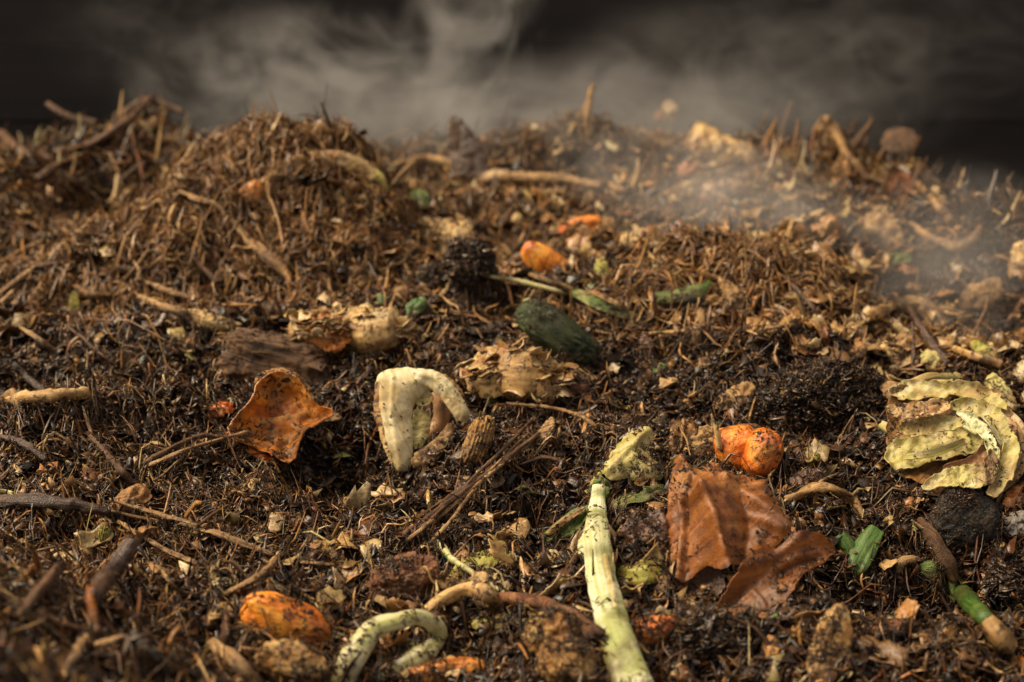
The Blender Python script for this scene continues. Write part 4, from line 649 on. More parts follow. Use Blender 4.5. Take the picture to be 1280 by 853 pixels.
for i, (poly, lab, mt, tl) in enumerate([
    ([(774, 296), (786, 292), (800, 300), (804, 312), (788, 314), (776, 308)], 'pale yellow scrap right below the blurry broken carrot bit', 'pale_chunk', .7),
    ([(752, 276), (764, 270), (772, 280), (766, 290), (756, 288)], 'yellow flake touching the right end of the broken carrot bit', 'lump_tan', .7),
    ([(640, 270), (648, 264), (654, 274), (648, 284), (640, 280)], 'tiny cream flake left of the broken carrot bit', 'pale_chunk', .8),
    ([(744, 328), (754, 320), (762, 336), (758, 358), (748, 354), (742, 342)], 'yellow green scrap right of the smooth orange slice', 'green_yellow', .7),
    ([(500, 262), (508, 242), (530, 236), (540, 248), (536, 260), (518, 264)], 'small dull green leaf tuft in the blurry middle distance', 'green', .5),
    ([(504, 388), (512, 376), (530, 370), (536, 380), (526, 394), (510, 398)], 'small bright green leaf curl right of the yellow root chunk', 'green_bright', .6),
    ([(470, 372), (478, 366), (492, 376), (484, 384), (474, 382)], 'tiny green fleck above the right end of the yellow root chunk', 'green_bright', .6),
    ([(842, 216), (852, 202), (868, 200), (878, 216), (872, 234), (858, 228)], 'blurry rust coloured leaf below the large tan leaf, upper right', 'leaf_brown', .7),
    ([(1098, 178), (1112, 160), (1136, 160), (1152, 176), (1140, 192), (1112, 192)], 'blurry dusky red leaf near the dark upper right', 'bark_red', .6),
    ([(1066, 290), (1078, 268), (1100, 264), (1120, 278), (1132, 300), (1118, 314), (1096, 306), (1080, 300)], 'blurry tan leaf above the green scrap on the far right bank', 'leaf_tan', .6),
    ([(1104, 320), (1122, 316), (1140, 318), (1138, 330), (1118, 334), (1106, 332)], 'blurry flat green scrap on the far right bank', 'green', .6),
    ([(1106, 336), (1124, 332), (1146, 334), (1142, 344), (1120, 346)], 'blurry red brown leaf edge just under the flat green scrap', 'leaf_brown', .5),
    ([(1198, 372), (1208, 358), (1228, 352), (1246, 344), (1256, 362), (1246, 382), (1226, 388), (1206, 386)], 'blurry butter yellow leaf left of the right edge, upper part', 'leaf_tan', .8),
    ([(1262, 314), (1270, 302), (1290, 300), (1292, 350), (1274, 346), (1264, 332)], 'blurry pale leaf cut off by the right edge, upper part', 'pale_chunk', .8),
    ([(1052, 400), (1066, 396), (1080, 408), (1086, 424), (1072, 426), (1060, 414)], 'pale slanted flake left below the arching pale leaf', 'leaf_tan', .7),
    ([(1120, 420), (1132, 414), (1144, 424), (1142, 440), (1128, 442), (1120, 434)], 'cupped tan flake under the arching pale leaf', 'leaf_tan', .8),
    ([(1150, 442), (1164, 436), (1180, 446), (1178, 462), (1162, 466), (1152, 456)], 'pale yellow flake above the top leaf of the cabbage half', 'cabbage', .8),
    ([(1098, 434), (1108, 424), (1116, 440), (1126, 448), (1128, 466), (1118, 462), (1110, 446)], 'curled cream husk below the arching pale leaf', 'pale_chunk', .8),
    ([(1062, 440), (1072, 426), (1084, 430), (1082, 446), (1066, 452)], 'pinkish flake right above the black clod', 'leaf_rust', .7),
    ([(1210, 430), (1224, 424), (1240, 436), (1250, 448), (1236, 450), (1220, 442)], 'yellow green leaf bit on the pale root near the right edge', 'green_yellow', .6),
    ([(826, 132), (836, 124), (848, 132), (846, 150), (834, 152)], 'far blurry grey white flake near the crest of the heap', 'cabbage_tan', .8),
    ([(816, 142), (826, 136), (832, 150), (822, 156)], 'far blurry orange flake beside the grey white flake on the crest', 'leaf_brown', .8),
    ([(596, 222), (612, 212), (640, 214), (660, 222), (648, 232), (620, 232), (602, 230)], 'blurry whitish scrap in the middle distance right of the upright shard', 'cabbage_tan', .5),
    ([(418, 240), (428, 246), (434, 256), (430, 270), (420, 262)], 'blurry orange tan chip right of the left mound', 'lump_tan', .7)]):
    thing('leaf_scrap', lab, 'leaf scrap', sheet(poly, tilt=tl, lift=.014, bulge=.12, crumple=.12, thick=.002, seed=120 + i, ragged=.05, res=16), mt, dirt=.6)
thing('pale_leaf', 'arching pale leaf strip on the far side of the cabbage half', 'leaf', strip([(1082, 398, .012, 7), (1104, 384, .026, 9), (1130, 377, .034, 9), (1158, 384, .032, 11), (1176, 408, .016, 10)], n=34, m=8, tilt=.75, cup=.4, ripple=.25, seed=41), 'leaf_tan', dirt=.8)
stick('dark diagonal twig beneath the arching pale leaf on the right', [(1130, 374, .030, 3), (1144, 398, .026, 5), (1162, 426, .020, 7), (1184, 452, .010, 7)], 'wood_dark')
stick('upright dark twig under the arching pale leaf on the right', [(1140, 462, .008, 3), (1142, 436, .020, 3), (1140, 404, .030, 2)], 'wood_dark')
thing('root_piece', 'pale blunt root lying towards the right edge above the cabbage half', 'root', tube([(1194, 436, .014, 4), (1218, 446, .018, 5.5), (1252, 456, .014, 6)], n=24, m=9, rough=.12, seed=31), 'pale_chunk', dirt=.4)
thing('root_piece', 'blurry hooked yellow root on the far right bank', 'root', tube([(1140, 280, .012, 4), (1160, 296, .018, 6), (1190, 308, .020, 7), (1214, 302, .022, 7), (1226, 284, .026, 4)], n=32, m=9, rough=.15, seed=32), 'leaf_tan', dirt=.4)
thing('root_piece', 'blurry pale pink root leaning down right on the far right bank', 'root', tube([(1146, 228, .020, 4), (1166, 250, .024, 5), (1184, 270, .024, 6), (1196, 282, .018, 5)], n=24, m=9, rough=.15, seed=33), 'leaf_tan', dirt=.6)
thing('dead_leaf', 'blurry brown cupped leaf left of the pale pink root', 'leaf', [('blade', sheet([(1106, 232), (1116, 214), (1134, 212), (1146, 232), (1140, 258), (1120, 262), (1108, 248)], tilt=.8, lift=.014, bulge=-.2, crumple=.08, seed=150), 'leaf_brown'), ('tip', sheet([(1120, 212), (1128, 206), (1138, 214), (1132, 222)], tilt=.8, lift=.03, seed=151, res=10), 'white_bit')], dirt=.3)
thing('dead_leaf', 'large blurry yellow tan leaf lying on the far crest right of centre', 'leaf', sheet([(856, 176), (866, 158), (880, 150), (900, 166), (926, 178), (948, 188), (944, 208), (922, 206), (896, 198), (870, 196)], tilt=.6, lift=.016, bulge=.14, crumple=.10, thick=.003, seed=152), 'pale_chunk', dirt=.5)
thing('dead_leaf', 'blurry yellow leaf standing at the left of the dry tuft, far right crest', 'leaf', sheet([(1014, 196), (1016, 160), (1030, 142), (1044, 150), (1052, 172), (1042, 196), (1026, 206)], tilt=.9, lift=.02, bulge=.1, crumple=.12, thick=.003, seed=153), 'leaf_tan', dirt=.4)
thing('dry_tuft', 'blurry dry tuft of tan stems on the far right crest', 'dry plant', [
    ('stem', tube([(1058, 196, .02, 5), (1072, 176, .04, 5), (1090, 152, .06, 3.5)], n=20, m=7, rough=.2, grain=.12, seed=2), 'bark_red'),
    ('stem', tube([(1044, 162, .05, 6), (1060, 196, .03, 6), (1084, 226, .012, 8)], n=20, m=7, rough=.3, seed=3), 'leaf_tan'),
    ('stem', tube([(1056, 190, .03, 5), (1044, 216, .014, 6), (1032, 240, .004, 5)], n=20, m=7, rough=.3, seed=4), 'leaf_tan'),
    ('stem', tube([(1058, 196, .03, 5), (1060, 224, .012, 6), (1062, 252, .004, 5)], n=20, m=7, rough=.3, seed=5), 'leaf_rust')], dirt=.2)
stick('short blurry twig standing left of the yellow leaf on the far right crest', [(976, 175, .01, 4), (982, 152, .03, 4), (989, 130, .05, 3)], 'wood_brown')
stick('blurry upright twig on the far crest right of the brown shard', [(736, 172, .01, 4), (734, 145, .04, 5), (740, 108, .06, 4)], 'wood_tan')
thing('wood_shard', 'dark brown pointed shard standing upright in the steam at the top', 'wood shard', [
    ('shard', sheet([(558, 156), (565, 142), (576, 150), (592, 168), (610, 192), (612, 222), (584, 224), (566, 220), (561, 180)], tilt=.85, lift=.012, bulge=.05, crumple=.06, thick=.012, seed=155, anchor=(585, 224), smooth=1), 'wood_dark'),
    ('pale_face', sheet([(561, 160), (566, 150), (574, 158), (576, 176), (570, 188), (565, 180)], tilt=.85, lift=.034, thick=.005, seed=156, anchor=(568, 218), smooth=1), 'wood_brown')], dirt=0)
stick('blurry branch lying level below the upright brown shard', [(496, 206, .02, 5), (535, 198, .026, 6), (572, 206, .024, 7), (610, 212, .02, 6)], 'wood_tan', 'branch', 'branch')
stick('blurry tan branch right of the whitish scrap in the middle distance', [(600, 228, .014, 5), (650, 222, .02, 7), (700, 222, .022, 7), (748, 232, .014, 6)], 'wood_tan', 'branch', 'branch')
stick('blurry pale branch end continuing right of the tan branch', [(762, 232, .014, 4), (778, 238, .018, 5), (792, 238, .012, 5)], 'wood_tan', 'branch', 'branch')
stick('blurry slanted stalk in front of the level branch, upper middle', [(486, 238, .012, 4), (500, 220, .024, 4), (518, 202, .03, 4)], 'wood_tan', 'stalk', 'stalk')
thing('leek_leaf', 'blurry tan leek leaf with a green tip right of the left mound', 'leek leaf', [
    ('dry_blade', strip([(400, 196, .014, 10), (430, 200, .022, 12), (456, 210, .022, 10), (472, 222, .016, 7)], n=28, m=8, tilt=.7, cup=.3, ripple=.2, seed=44), 'pale_chunk'),
    ('green_tip', strip([(466, 214, .020, 5), (476, 224, .018, 6), (480, 240, .008, 5)], n=14, m=6, tilt=.7, seed=45), 'green_yellow')], dirt=.5)
for lab, P in (('far blurry stick poking up left over the dark back, top left', [(62, 132, .05, 5), (86, 146, .04, 6), (118, 154, .02, 6)]),
               ('far blurry stick crossing the small back mound at top left', [(72, 190, .02, 5), (110, 182, .03, 6), (160, 150, .03, 6), (190, 122, .03, 5)]),
               ('far blurry stick resting on top of the small back mound', [(150, 142, .03, 5), (186, 126, .035, 6), (226, 140, .02, 5)]),
               ('far blurry stick low on the front of the small back mound', [(84, 190, .02, 5), (120, 178, .025, 6), (150, 166, .02, 6)]),
               ('far blurry pale stick in the dip left of the straw mound', [(78, 218, .02, 5), (92, 228, .024, 6), (104, 236, .014, 5)]),
               ('blurry broad stick at the left edge of the far heap', [(0, 166, .03, 7), (24, 186, .03, 8), (60, 200, .02, 8)]),
               ('blurry short stick beside the broad stick at the left edge', [(50, 222, .02, 6), (64, 212, .024, 6), (80, 202, .02, 5)])):
    stick(lab, P, 'wood_brown', 'stick', 'stick', rough=.2)
DENS = 1.0
STEAMS = [
 (585, 50, 2.5, 100, 200, .15, 18.0, 5.0, .46, 5.3, .25, 'steam plume rising straight up behind the brown upright shard'),
 (380, 105, 2.45, 270, 115, .22, 7.0, 7.0, .46, 4.1, 0, 'low bank of steam behind the straw mound on the left'),
 (660, 150, 2.4, 480, 95, .28, 4.2, 6.0, .37, 7.7, 0, 'thin steam drifting along the far crest of the heap'),
 (920, 120, 2.25, 310, 140, .26, 2.6, 7.0, .45, 9.2, 0, 'steam cloud over the far right part of the heap'),
 (930, 265, 1.62, 320, 100, .15, 7.0, 7.5, .38, 12.5, .35, 'pale steam veil clinging to the right slope of the heap'),
 (1200, 340, 1.5, 200, 160, .16, 4.5, 8.0, .42, 15.9, 0, 'grey steam in the hollow at the right edge'),
 (1100, 60, 2.7, 300, 130, .25, 1.3, 7.0, .47, 21.0, 0, 'faint dark steam wisps in the top right corner'),
 (230, 30, 2.7, 220, 120, .25, 1.4, 7.0, .49, 26.0, 0, 'faint steam wisps in the top left corner'),
]
# ---------------------------------------------------------------- litter (nobody could count it)
PAL = {'dark': np.array([(.014, .008, .005), (.030, .015, .008), (.058, .027, .011), (.090, .044, .016)]),
       'mid': np.array([(.10, .048, .016), (.15, .072, .023), (.20, .10, .034), (.14, .056, .017)]),
       'tan': np.array([(.33, .18, .062), (.42, .26, .10), (.30, .16, .055), (.36, .18, .055)]),
       'pale': np.array([(.52, .36, .17), (.60, .46, .25), (.46, .33, .13)])}
def straw_mask(x, y):
    """how much of the litter is dry and straw-like, by place on the heap"""
    m = 1.0 * np.exp(-((x + .34) / .30) ** 2 - ((y - 1.62) / .26) ** 2) + .95 * np.exp(-((x - .27) / .20) ** 2 - ((y - 1.33) / .13) ** 2)
    m = m + .8 * sst(1.5, 1.9, y) + .60 * np.exp(-((x + .30) / .18) ** 2 - ((y - .74) / .17) ** 2) + .45 * np.exp(-((x + .36) / .16) ** 2 - ((y - 1.05) / .10) ** 2)
    m = m + .4 * np.exp(-((x - .06) / .06) ** 2 - ((y - 1.02) / .06) ** 2) - .5 * np.exp(-((x - .24) / .07) ** 2 - ((y - 1.11) / .05) ** 2)
    return np.clip(m + .45 * fbm(x / .12, y / .12, 2, 77), 0, 1)
def colours(x, y, n, rng):
    s = straw_mask(x, y); u = rng.random(n); c = np.zeros((n, 3))
    pd = .68 - .46 * s; pm = .21 + .18 * s; pt = .085 + .21 * s
    g = np.where(u < pd, 0, np.where(u < pd + pm, 1, np.where(u < pd + pm + pt, 2, 3)))
    for k, nm in enumerate(('dark', 'mid', 'tan', 'pale')):
        w = g == k; c[w] = PAL[nm][rng.integers(0, len(PAL[nm]), w.sum())]
    return c * rng.uniform(.55, 1.3, (n, 1)) * rng.normal(1, .06, (n, 3)).clip(.8, 1.2)
def place(n, rng, y0=.40, y1=2.72, p=1.0):
    """more pieces where the camera is near, all over the heap"""
    u = rng.random(n); a, b = y0 ** -p, y1 ** -p; y = (a + (b - a) * u) ** (-1 / p); x = rng.uniform(-1, 1, n) * (.43 * y + .10); return x, y
def fibres(x, y, z0, L, W, th, col, rng, K=5, curv=1.2, pitch=.12, ps=.34, slope=True, flat=.55):
    n = len(x); hd = th + 0.0; kap = rng.normal(0, curv / K, n); ph = rng.normal(pitch, ps, n); dph = rng.normal(-.06, .22, n) * 1.4; step = L / K
    P = np.zeros((K + 1, n, 3)); D = np.zeros((K + 1, n, 3)); cx, cyy, rel = x.copy(), y.copy(), np.zeros(n)
    for k in range(K + 1):
        P[k] = np.stack([cx, cyy, rel], 1); d = np.stack([np.cos(hd) * np.cos(ph), np.sin(hd) * np.cos(ph), np.sin(ph)], 1); D[k] = d
        cx = cx + d[:, 0] * step; cyy = cyy + d[:, 1] * step; rel = rel + d[:, 2] * step; hd = hd + kap + rng.normal(0, .22, n); ph = np.clip(ph + dph, -1.2, 1.2)
    P[:, :, :2] -= (P[K // 2, :, :2] - np.stack([x, y], 1))[None]; P[:, :, 2] -= P[:, :, 2].mean(0)[None] * .8
    if slope: P[:, :, 2] += H(P[:, :, 0], P[:, :, 1])
    P[:, :, 2] += z0[None]
    prof = np.array([.35, .85, 1, 1, .8, .3])[:K + 1] if K == 5 else np.linspace(1, .5, K + 1)
    S = np.stack([-np.sin(hd), np.cos(hd), np.zeros(n)], 1); V = np.zeros((n, K + 1, 3, 3)); rl = rng.uniform(-.9, .9, n)
    for k in range(K + 1):
        N = np.cross(S, D[k]); N /= np.maximum(1e-9, np.linalg.norm(N, axis=1))[:, None]; s2 = np.cross(D[k], N)
        s3 = s2 * np.cos(rl)[:, None] + N * np.sin(rl)[:, None]; n3 = np.cross(s3, D[k])
        w = W * prof[k] * rng.uniform(.8, 1.2, n) * .5
        V[:, k, 0] = P[k] + s3 * w[:, None]; V[:, k, 1] = P[k] + n3 * (w * flat)[:, None] - s3 * (w * .1)[:, None]; V[:, k, 2] = P[k] - s3 * w[:, None] - n3 * (w * .2)[:, None]
    b = (np.arange(n) * (K + 1) * 3)[:, None]; F = []
    for k in range(K):
        for j in range(3): F.append(b + np.array([[k * 3 + j, k * 3 + (j + 1) % 3, (k + 1) * 3 + (j + 1) % 3, (k + 1) * 3 + j]]))
    Fq = np.stack(F, 1).reshape(-1, 4)
    return V.reshape(-1, 3), Fq, np.repeat(col, (K + 1) * 3, axis=0)
def crumbs(C, S, col, rng, flat=.7):
    S = np.minimum(S, np.where(C[:, 1] < 1.1, .0026, .006))
    V0, F0 = ico(1); n = len(C); m = len(V0); V = V0[None] * (1 + rng.normal(0, .22, (n, m, 1))); sc = S[:, None] * rng.uniform(.55, 1.3, (n, 3)); sc[:, 2] *= flat
    a = rng.uniform(0, 6.28, n); V = V * sc[:, None, :]; X = V[:, :, 0] * np.cos(a)[:, None] - V[:, :, 1] * np.sin(a)[:, None]; Y = V[:, :, 0] * np.sin(a)[:, None] + V[:, :, 1] * np.cos(a)[:, None]
    tl = rng.normal(0, .5, n)[:, None]; Z = V[:, :, 2] * np.cos(tl) + X * np.sin(tl)
    W = np.stack([X, Y, Z], 2) + C[:, None, :]; F = (np.arange(n) * m)[:, None, None] + np.array(F0)[None]
    return W.reshape(-1, 3), F.reshape(-1, 3), np.repeat(col, m, axis=0)
def flakes(C, S, col, rng, tilt=.55, g=3):
    S = np.minimum(S, np.where(C[:, 1] < 1.1, .0075 if g > 4 else .0050, .016))
    """small torn, bent plates"""
    n = len(C); q1 = np.linspace(-1, 1, g); G = np.array([(i, j) for i in q1 for j in q1]); m = g * g; h = 2 / (g - 1)
    P = np.repeat(G[None], n, 0) * (1 - .18 * np.abs(G[:, ::-1]) ** 2)[None] + rng.normal(0, .18 * h, (n, m, 2)); sd = rng.uniform(0, 99, (n, 1)); an = np.arctan2(P[:, :, 1], P[:, :, 0])
    P = P * (1 + .38 * pn2(np.cos(an) * 1.6 + sd, np.sin(an) * 1.6, 5))[:, :, None]
    P[:, :, 0] *= rng.uniform(.8, 2.0, (n, 1)); cup = rng.normal(0, .38, (n, 1)); cup2 = rng.normal(0, .35, (n, 1))
    z = cup * P[:, :, 0] ** 2 * .5 + cup2 * P[:, :, 1] ** 2 + .35 * pn2(P[:, :, 0] * 1.4 + sd, P[:, :, 1] * 1.4, 11) + rng.normal(0, .06 * h, (n, m))
    V = np.dstack([P, z]) * S[:, None, None]; V2 = V.copy(); V2[:, :, 2] -= (.08 * S)[:, None]; V = np.concatenate([V, V2], 1)
    a = rng.uniform(0, 6.28, n); t1 = rng.normal(0, tilt, n); t2 = rng.normal(-.25, tilt, n)
    def rot(V, i, j, a): c, s = np.cos(a)[:, None], np.sin(a)[:, None]; A = V[:, :, i] * c - V[:, :, j] * s; B = V[:, :, i] * s + V[:, :, j] * c; V = V.copy(); V[:, :, i] = A; V[:, :, j] = B; return V
    V = rot(rot(rot(V, 0, 1, a), 0, 2, t1), 1, 2, t2) + C[:, None, :]
    q = [(i * g + j, (i + 1) * g + j, (i + 1) * g + j + 1, i * g + j + 1) for i in range(g - 1) for j in range(g - 1)]; q = q + [tuple(m + x for x in reversed(f)) for f in q]
    rim = [j for j in range(g)] + [i * g + g - 1 for i in range(1, g)] + [(g - 1) * g + j for j in range(g - 2, -1, -1)] + [i * g for i in range(g - 2, 0, -1)]; R = len(rim)
    q += [(rim[k], rim[(k + 1) % R], m + rim[(k + 1) % R], m + rim[k]) for k in range(R)]
    F = (np.arange(n) * 2 * m)[:, None, None] + np.array(q)[None]
    return V.reshape(-1, 3), F.reshape(-1, 4), np.repeat(col, 2 * m, axis=0)
def join(parts):
    V = []; F = []; C = []; k = 0
    for v, f, c in parts: V.append(v); F.append(f + k); C.append(c); k += len(v)
    return np.concatenate(V), np.concatenate(F), np.concatenate(C)
def stuff(name, label, cat, parts, tri=False):
    V, F, C = join(parts); me = mesh_np(name, V, None if tri else F, F if tri else None, col=C, mat=M['litter'])
    o = bpy.data.objects.new(name, me); COL.objects.link(o); o['kind'] = 'stuff'; o['label'] = label; o['category'] = cat; return o
rng = np.random.default_rng(5)
def sizes(y): return np.where(y > 1.2, (y / 1.2) ** .8, 1.0)
fp = []
n = int(185000 * DENS); x, y = place(n, rng); k = (fbm(x / .045, y / .045, 3, 61) > -.12) | (rng.random(n) < .30); x, y = x[k], y[k]; n = len(x); s = straw_mask(x, y); L = rng.lognormal(math.log(.0082), .62, n) * sizes(y) * (1 + .5 * s); W = rng.lognormal(math.log(.0017), .58, n) * sizes(y)
fp.append(fibres(x, y, rng.uniform(.0005, .0075, n) + s * rng.uniform(0, .004, n), L, W, rng.uniform(0, 6.28, n), colours(x, y, n, rng), rng, curv=2.3, flat=.45))
n = int(40000 * DENS); x, y = place(n * 3, rng, y0=.45); k = rng.random(n * 3) < straw_mask(x, y); x, y = x[k][:n], y[k][:n]; n = len(x)      # longer straw on the dry mounds
L = rng.lognormal(math.log(.019), .45, n) * sizes(y); W = rng.lognormal(math.log(.0013), .35, n) * sizes(y); th = np.where(rng.random(n) < .55, rng.normal(-.45, .5, n), rng.uniform(0, 6.28, n))
fp.append(fibres(x, y, rng.uniform(.002, .012, n), L, W, th, colours(x, y, n, rng) * 1.1, rng, curv=.8, pitch=.05, ps=.36))
n = int(5200 * DENS); x, y = place(n, rng, y0=.45); L = rng.uniform(.020, .060, n) * sizes(y); W = rng.uniform(.0009, .0022, n) * sizes(y)   # thin stems lying about
fp.append(fibres(x, y, rng.uniform(.005, .011, n), L, W, rng.uniform(0, 6.28, n), colours(x, y, n, rng), rng, curv=.7, pitch=.03, ps=.18))
for (mx, my, sx, sy, cnt) in ((-.56, 2.15, .16, .10, 700), (-.74, 1.92, .12, .12, 500), (.50, 2.0, .14, .12, 600), (.60, 1.66, .08, .08, 400)):    # coarse straw on the far mounds
    x = rng.normal(mx, sx, cnt); y = rng.normal(my, sy, cnt); fp.append(fibres(x, y, rng.uniform(.004, .02, cnt), rng.uniform(.04, .11, cnt), rng.uniform(.003, .007, cnt), rng.normal(.4, .6, cnt), colours(x, y, cnt, rng) * .9, rng, curv=.7))
cnt = 900; x = rng.normal(-.36, .15, cnt); y = rng.normal(.52, .12, cnt)
fp.append(fibres(x, y, rng.uniform(.004, .018, cnt), rng.uniform(.015, .05, cnt), rng.uniform(.002, .0045, cnt), rng.uniform(0, 6.28, cnt), colours(x, y, cnt, rng), rng, curv=.7))

cp = []; kp = []
n = int(80000 * DENS); x, y = place(n, rng); S = rng.lognormal(math.log(.00105), .5, n) * sizes(y); z = H(x, y) + rng.uniform(.000, .006, n)
cc = colours(x, y, n, rng) * np.where(rng.random(n) < .6, .55, 1.0)[:, None]; cp.append(crumbs(np.stack([x, y, z], 1), S, cc, rng))
n = int(52000 * DENS); x, y = place(n, rng); S = rng.lognormal(math.log(.0021), .5, n) * sizes(y); z = H(x, y) + rng.uniform(.002, .008, n)
kp.append(flakes(np.stack([x, y, z], 1), S, colours(x, y, n, rng) * np.array([.8, .82, .78]), rng))
n = int(2600 * DENS); x, y = place(n, rng, y0=.5, p=1.0); S = rng.uniform(.003, .0068, n) * sizes(y) * np.where(y > 1.5, 1.3, 1); z = H(x, y) + rng.uniform(.003, .009, n)
fc = colours(x, y, n, rng); g = rng.random(n) < .02; fc[g] = np.array([(.13, .15, .04)]) * rng.uniform(.6, 1.6, (g.sum(), 1)); kp.append(flakes(np.stack([x, y, z], 1), S, fc, rng, tilt=.35, g=5))

n = int(15000 * DENS); x, y = place(n, rng); S = rng.lognormal(math.log(.0034), .4, n) * sizes(y); c = PAL['dark'][rng.integers(0, 4, n)] * rng.uniform(.5, 1.5, (n, 1)); kp.append(flakes(np.stack([x, y, H(x, y) + rng.uniform(.002, .006, n)], 1), S, c, rng, tilt=.3, g=4))
n = int(60000 * DENS); x, y = place(n, rng, y1=1.9); wet = fbm(x / .05, y / .05, 3, 91) > -.02; x, y = x[wet], y[wet]; n = len(x); S = rng.lognormal(math.log(.0013), .5, n) * sizes(y); c = PAL['dark'][rng.integers(0, 4, n)] * rng.uniform(.4, 1.1, (n, 1)); cp.append(crumbs(np.stack([x, y, H(x, y) + rng.uniform(.003, .009, n)], 1), S, c, rng))
# litter lying on the scraps
for V, T, amt, tone in SURF:
    a, b, c = V[T[:, 0]], V[T[:, 1]], V[T[:, 2]]; cr = np.cross(b - a, c - a); ar = np.linalg.norm(cr, axis=1) * .5; nz = cr[:, 2] / np.maximum(1e-12, 2 * ar)
    near = 1.0 / max(.6, float(V[:, 1].mean()))
    w = ar * (nz > .25); tot = w.sum(); n = int(tot * 420000 * (amt if amt < 3 else amt * .62) * near * near * DENS)
    if n < 2 or tot <= 0: continue
    # litter banked up against the foot of the scrap
    nb = int(min(900, 90 + 60000 * tot)); q = V[rng.integers(0, len(V), nb)]; cxy = V[:, :2].mean(0); d = q[:, :2] - cxy; ext = np.abs(d).max(0); d = d * (1 + rng.uniform(-.02, .10, (nb, 1))) + rng.normal(0, .003, (nb, 2))
    bx, by = cxy[0] + d[:, 0], cxy[1] + d[:, 1]; hz = H(bx, by); low = (q[:, 2] - hz) < .020; bx, by, hz, qz = bx[low], by[low], hz[low], q[low, 2]; nb = len(bx)
    if nb > 3:
        zb = np.clip((qz - hz), .002, .010) * rng.uniform(.5, 1.1, nb); fp.append(fibres(bx, by, zb, rng.lognormal(math.log(.010), .4, nb), rng.lognormal(math.log(.0012), .4, nb), rng.uniform(0, 6.28, nb), colours(bx, by, nb, rng), rng))
    ti = rng.choice(len(T), n, p=w / tot); r1, r2 = np.sqrt(rng.random(n)), rng.random(n); P = a[ti] * (1 - r1)[:, None] + b[ti] * (r1 * (1 - r2))[:, None] + c[ti] * (r1 * r2)[:, None]
    keep = (fb3(P / .011, 2, 5) + rng.normal(0, .09, n) > (.13 if amt < 3 else -.6)) ; P = P[keep]; n = len(P)
    if n < 2: continue
    nn = n // 2 if amt < 3 else int(n * .62); dk = PAL['dark'][rng.integers(0, 4, n)] * rng.uniform(.5, 1.3, (n, 1)); md = rng.random(n) < (.2 if tone == 'dark' else .45); dk[md] = PAL['mid'][rng.integers(0, 4, md.sum())]
    big = 1.9 if amt >= 3 else 1.0
    if big > 1: dk = colours(P[:, 0], P[:, 1], n, rng) * .6
    cp.append(crumbs(P[:nn] + [0, 0, .0004 * big], rng.lognormal(math.log(.0007), .4, nn) * big, dk[:nn], rng))
    Pf = P[nn:]; m_ = len(Pf); fp.append(fibres(Pf[:, 0], Pf[:, 1], Pf[:, 2] + .0009 * big ** 1.6, rng.lognormal(math.log(.005), .4, m_) * (1.5 if big > 1 else 1), rng.lognormal(math.log(.0007), .3, m_) * big, rng.uniform(0, 6.28, m_), dk[nn:], rng, curv=1.6, ps=.25 if big < 1.5 else .35, slope=False))

for V, T, amt, tone in SURF:      # wet leafy mush on the clods
    if amt < 3: continue
    n = int(900 * amt / 4); P = V[rng.integers(0, len(V), n)]; P = P[P[:, 2] > np.quantile(V[:, 2], .3)]; n = len(P)
    kp.append(flakes(P + [0, 0, .0015], rng.lognormal(math.log(.0024 if V[:, 1].mean() < 1.2 else .0019), .4, n), colours(P[:, 0], P[:, 1], n, rng) * .45, rng, tilt=.45))
for V, T, amt, tone in SURF:      # flaking skin
    if tone != 'flaky': continue
    n = 60; ti = rng.integers(0, len(T), n); P = V[T[ti]].mean(1); k = P[:, 2] > np.quantile(V[:, 2], .35); P = P[k]; n = len(P); c = PAL['pale'][rng.integers(0, 3, n)]; kk = rng.random(n) < .5; c[kk] = PAL['tan'][rng.integers(0, 4, kk.sum())] * .8
    kp.append(flakes(P + [0, 0, .001], rng.uniform(.003, .0075, n), c, rng, tilt=.3, g=5))
for mx, my, sx, sy, cnt in ((-.27, 1.56, .14, .14, 5000), (.27, 1.33, .13, .09, 2600), (-.42, 1.46, .14, .10, 1500)):      # chopped straw on the mounds
    x = rng.normal(mx, sx, cnt); y = rng.normal(my, sy, cnt); c = PAL['tan'][rng.integers(0, 4, cnt)] * rng.uniform(.5, 1.35, (cnt, 1)); dk = rng.random(cnt) < .35; c[dk] = PAL['mid'][rng.integers(0, 4, dk.sum())]
    fp.append(fibres(x, y, rng.uniform(.004, .014, cnt), rng.lognormal(math.log(.026), .5, cnt), rng.lognormal(math.log(.0022), .40, cnt), rng.uniform(0, 6.28, cnt), c, rng, curv=1.0, pitch=0, ps=.28))
n = 1500; x, y = place(n * 3, rng, y0=1.2, y1=2.6); x, y = x[:n], y[:n]; kp.append(flakes(np.stack([x, y, H(x, y) + rng.uniform(.004, .012, n)], 1), rng.uniform(.004, .009, n), colours(x, y, n, rng), rng, tilt=.4, g=5))
for mx, my, sx, sy, cnt, lo, hi in ((.42, 1.5, .14, .22, 420, .005, .013), (.30, 1.9, .2, .15, 260, .006, .015), (.05, .76, .20, .06, 240, .004, .008), (.0, 1.55, .16, .10, 200, .005, .011), (.36, 1.22, .08, .06, 160, .005, .010)):   # papery scraps
    x = rng.normal(mx, sx, cnt); y = rng.normal(my, sy, cnt); w = rng.random(cnt)[:, None]; c = np.where(w < .45, PAL['pale'][rng.integers(0, 3, cnt)], PAL['tan'][rng.integers(0, 4, cnt)]) * rng.uniform(.6, 1.1, (cnt, 1))
    kp.append(flakes(np.stack([x, y, H(x, y) + rng.uniform(.004, .013, cnt)], 1), rng.uniform(lo, hi, cnt), c, rng, tilt=.45, g=6))
stuff('shredded_fibres', 'brown shredded plant fibres and straw covering the whole heap', 'compost fibres', fp)
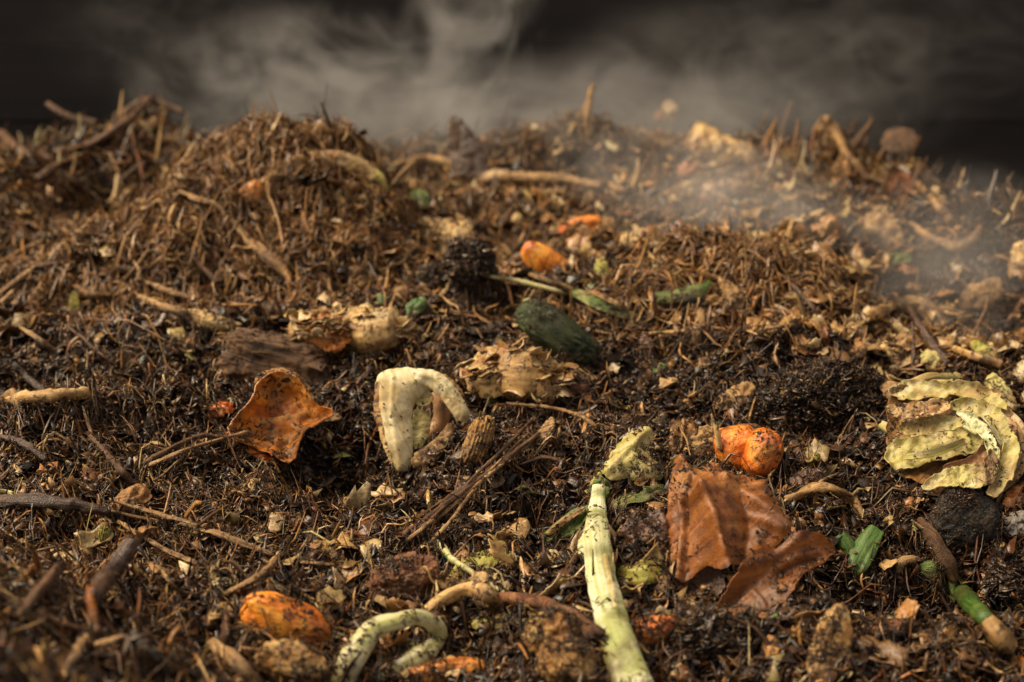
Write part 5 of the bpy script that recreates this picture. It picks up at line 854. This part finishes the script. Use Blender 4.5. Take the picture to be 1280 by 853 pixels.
stuff('compost_crumbs', 'dark moist crumbs of rotted compost between the fibres', 'compost crumbs', cp, tri=True)
stuff('leaf_shreds', 'small torn brown and tan leaf shreds mixed into the heap', 'leaf shreds', kp)


# ---------------------------------------------------------------- steam
def steam_mat(name, dens, scale, thr, seed):
    m = bpy.data.materials.new(name); m.use_nodes = True; t = m.node_tree; L = t.links; t.nodes.clear()
    out = t.nodes.new('ShaderNodeOutputMaterial'); pv = t.nodes.new('ShaderNodeVolumePrincipled'); L.new(pv.outputs[0], out.inputs['Volume'])
    pv.inputs['Color'].default_value = (.88, .87, .87, 1); pv.inputs['Anisotropy'].default_value = .2
    tc = t.nodes.new('ShaderNodeTexCoord'); ln = t.nodes.new('ShaderNodeVectorMath'); ln.operation = 'LENGTH'; L.new(tc.outputs['Object'], ln.inputs[0])
    fall = ramp(t, [(0.0, (1, 1, 1)), (.55, (.42, .42, .42)), (1.0, (0, 0, 0))], 'EASE'); L.new(ln.outputs['Value'], fall.inputs[0])
    ge = t.nodes.new('ShaderNodeNewGeometry'); mp = t.nodes.new('ShaderNodeMapping'); mp.inputs['Location'].default_value = (seed, seed * .7, 0); mp.inputs['Scale'].default_value = (1, .7, .68) if scale < 5.5 else (.8, .8, 1.15); mp.inputs['Rotation'].default_value = (0, .35 if scale < 5.5 else -.5, 0)
    L.new(ge.outputs['Position'], mp.inputs[0]); nn_ = tex_noise(t, mp.outputs[0], scale, 6, .62, 2.4); r = ramp(t, [(thr, (0, 0, 0)), (thr + .26, (1, 1, 1))]); L.new(nn_.outputs[0], r.inputs[0])
    a = t.nodes.new('ShaderNodeMath'); a.operation = 'MULTIPLY'; L.new(fall.outputs[0], a.inputs[0]); L.new(r.outputs[0], a.inputs[1])
    b = t.nodes.new('ShaderNodeMath'); b.operation = 'MULTIPLY'; b.inputs[1].default_value = dens; L.new(a.outputs[0], b.inputs[0]); L.new(b.outputs[0], pv.inputs['Density'])
    return m
def steam(px, py, d, rx, ry, rd, dens, scale=7.0, thr=.42, seed=0.0, rot=0.0, label=''):
    V, F = ico(3); me = bpy.data.meshes.new('steam'); me.from_pydata([tuple(v) for v in V], [], F); o = bpy.data.objects.new('steam', me); COL.objects.link(o)
    p = C0 + ray(px, py) * d; o.location = p; o.scale = (rx * d / FPX, rd, ry * d / FPX); o.rotation_euler = (0, rot, 0); me.materials.append(steam_mat('steam_vapour', dens, scale, thr, seed))
    o['kind'] = 'stuff'; o['category'] = 'steam'; o['label'] = label
for a in STEAMS: steam(*a)

cnt = {}
for o in scn.objects:
    if o.parent is None and o.get('label'): cnt.setdefault(o.name.split('.')[0], []).append(o)
GR = {'twig': 'twigs and sticks lying on the heap', 'stick': 'twigs and sticks lying on the heap', 'straw_stalk': 'straw stalks lying on the heap', 'leaf_scrap': 'small leaf scraps in the litter', 'dead_leaf': 'dead leaves on the heap',
      'compost_clod': 'dark clods of compost', 'carrot_piece': 'carrot scraps on the heap', 'pulp_piece': 'pulp pieces on the heap', 'root_piece': 'root pieces on the heap', 'leek_leaf': 'leek leaves on the heap',
      'cabbage_leaf': 'loose cabbage leaves', 'onion_peel': 'onion peels on the heap', 'steam': 'steam rising from the heap', 'green_leaf': 'green leaves on the heap', 'branch': 'twigs and sticks lying on the heap'}
for k, L_ in cnt.items():
    for o in L_:
        if k in GR and len(L_) > 1: o['group'] = GR[k]
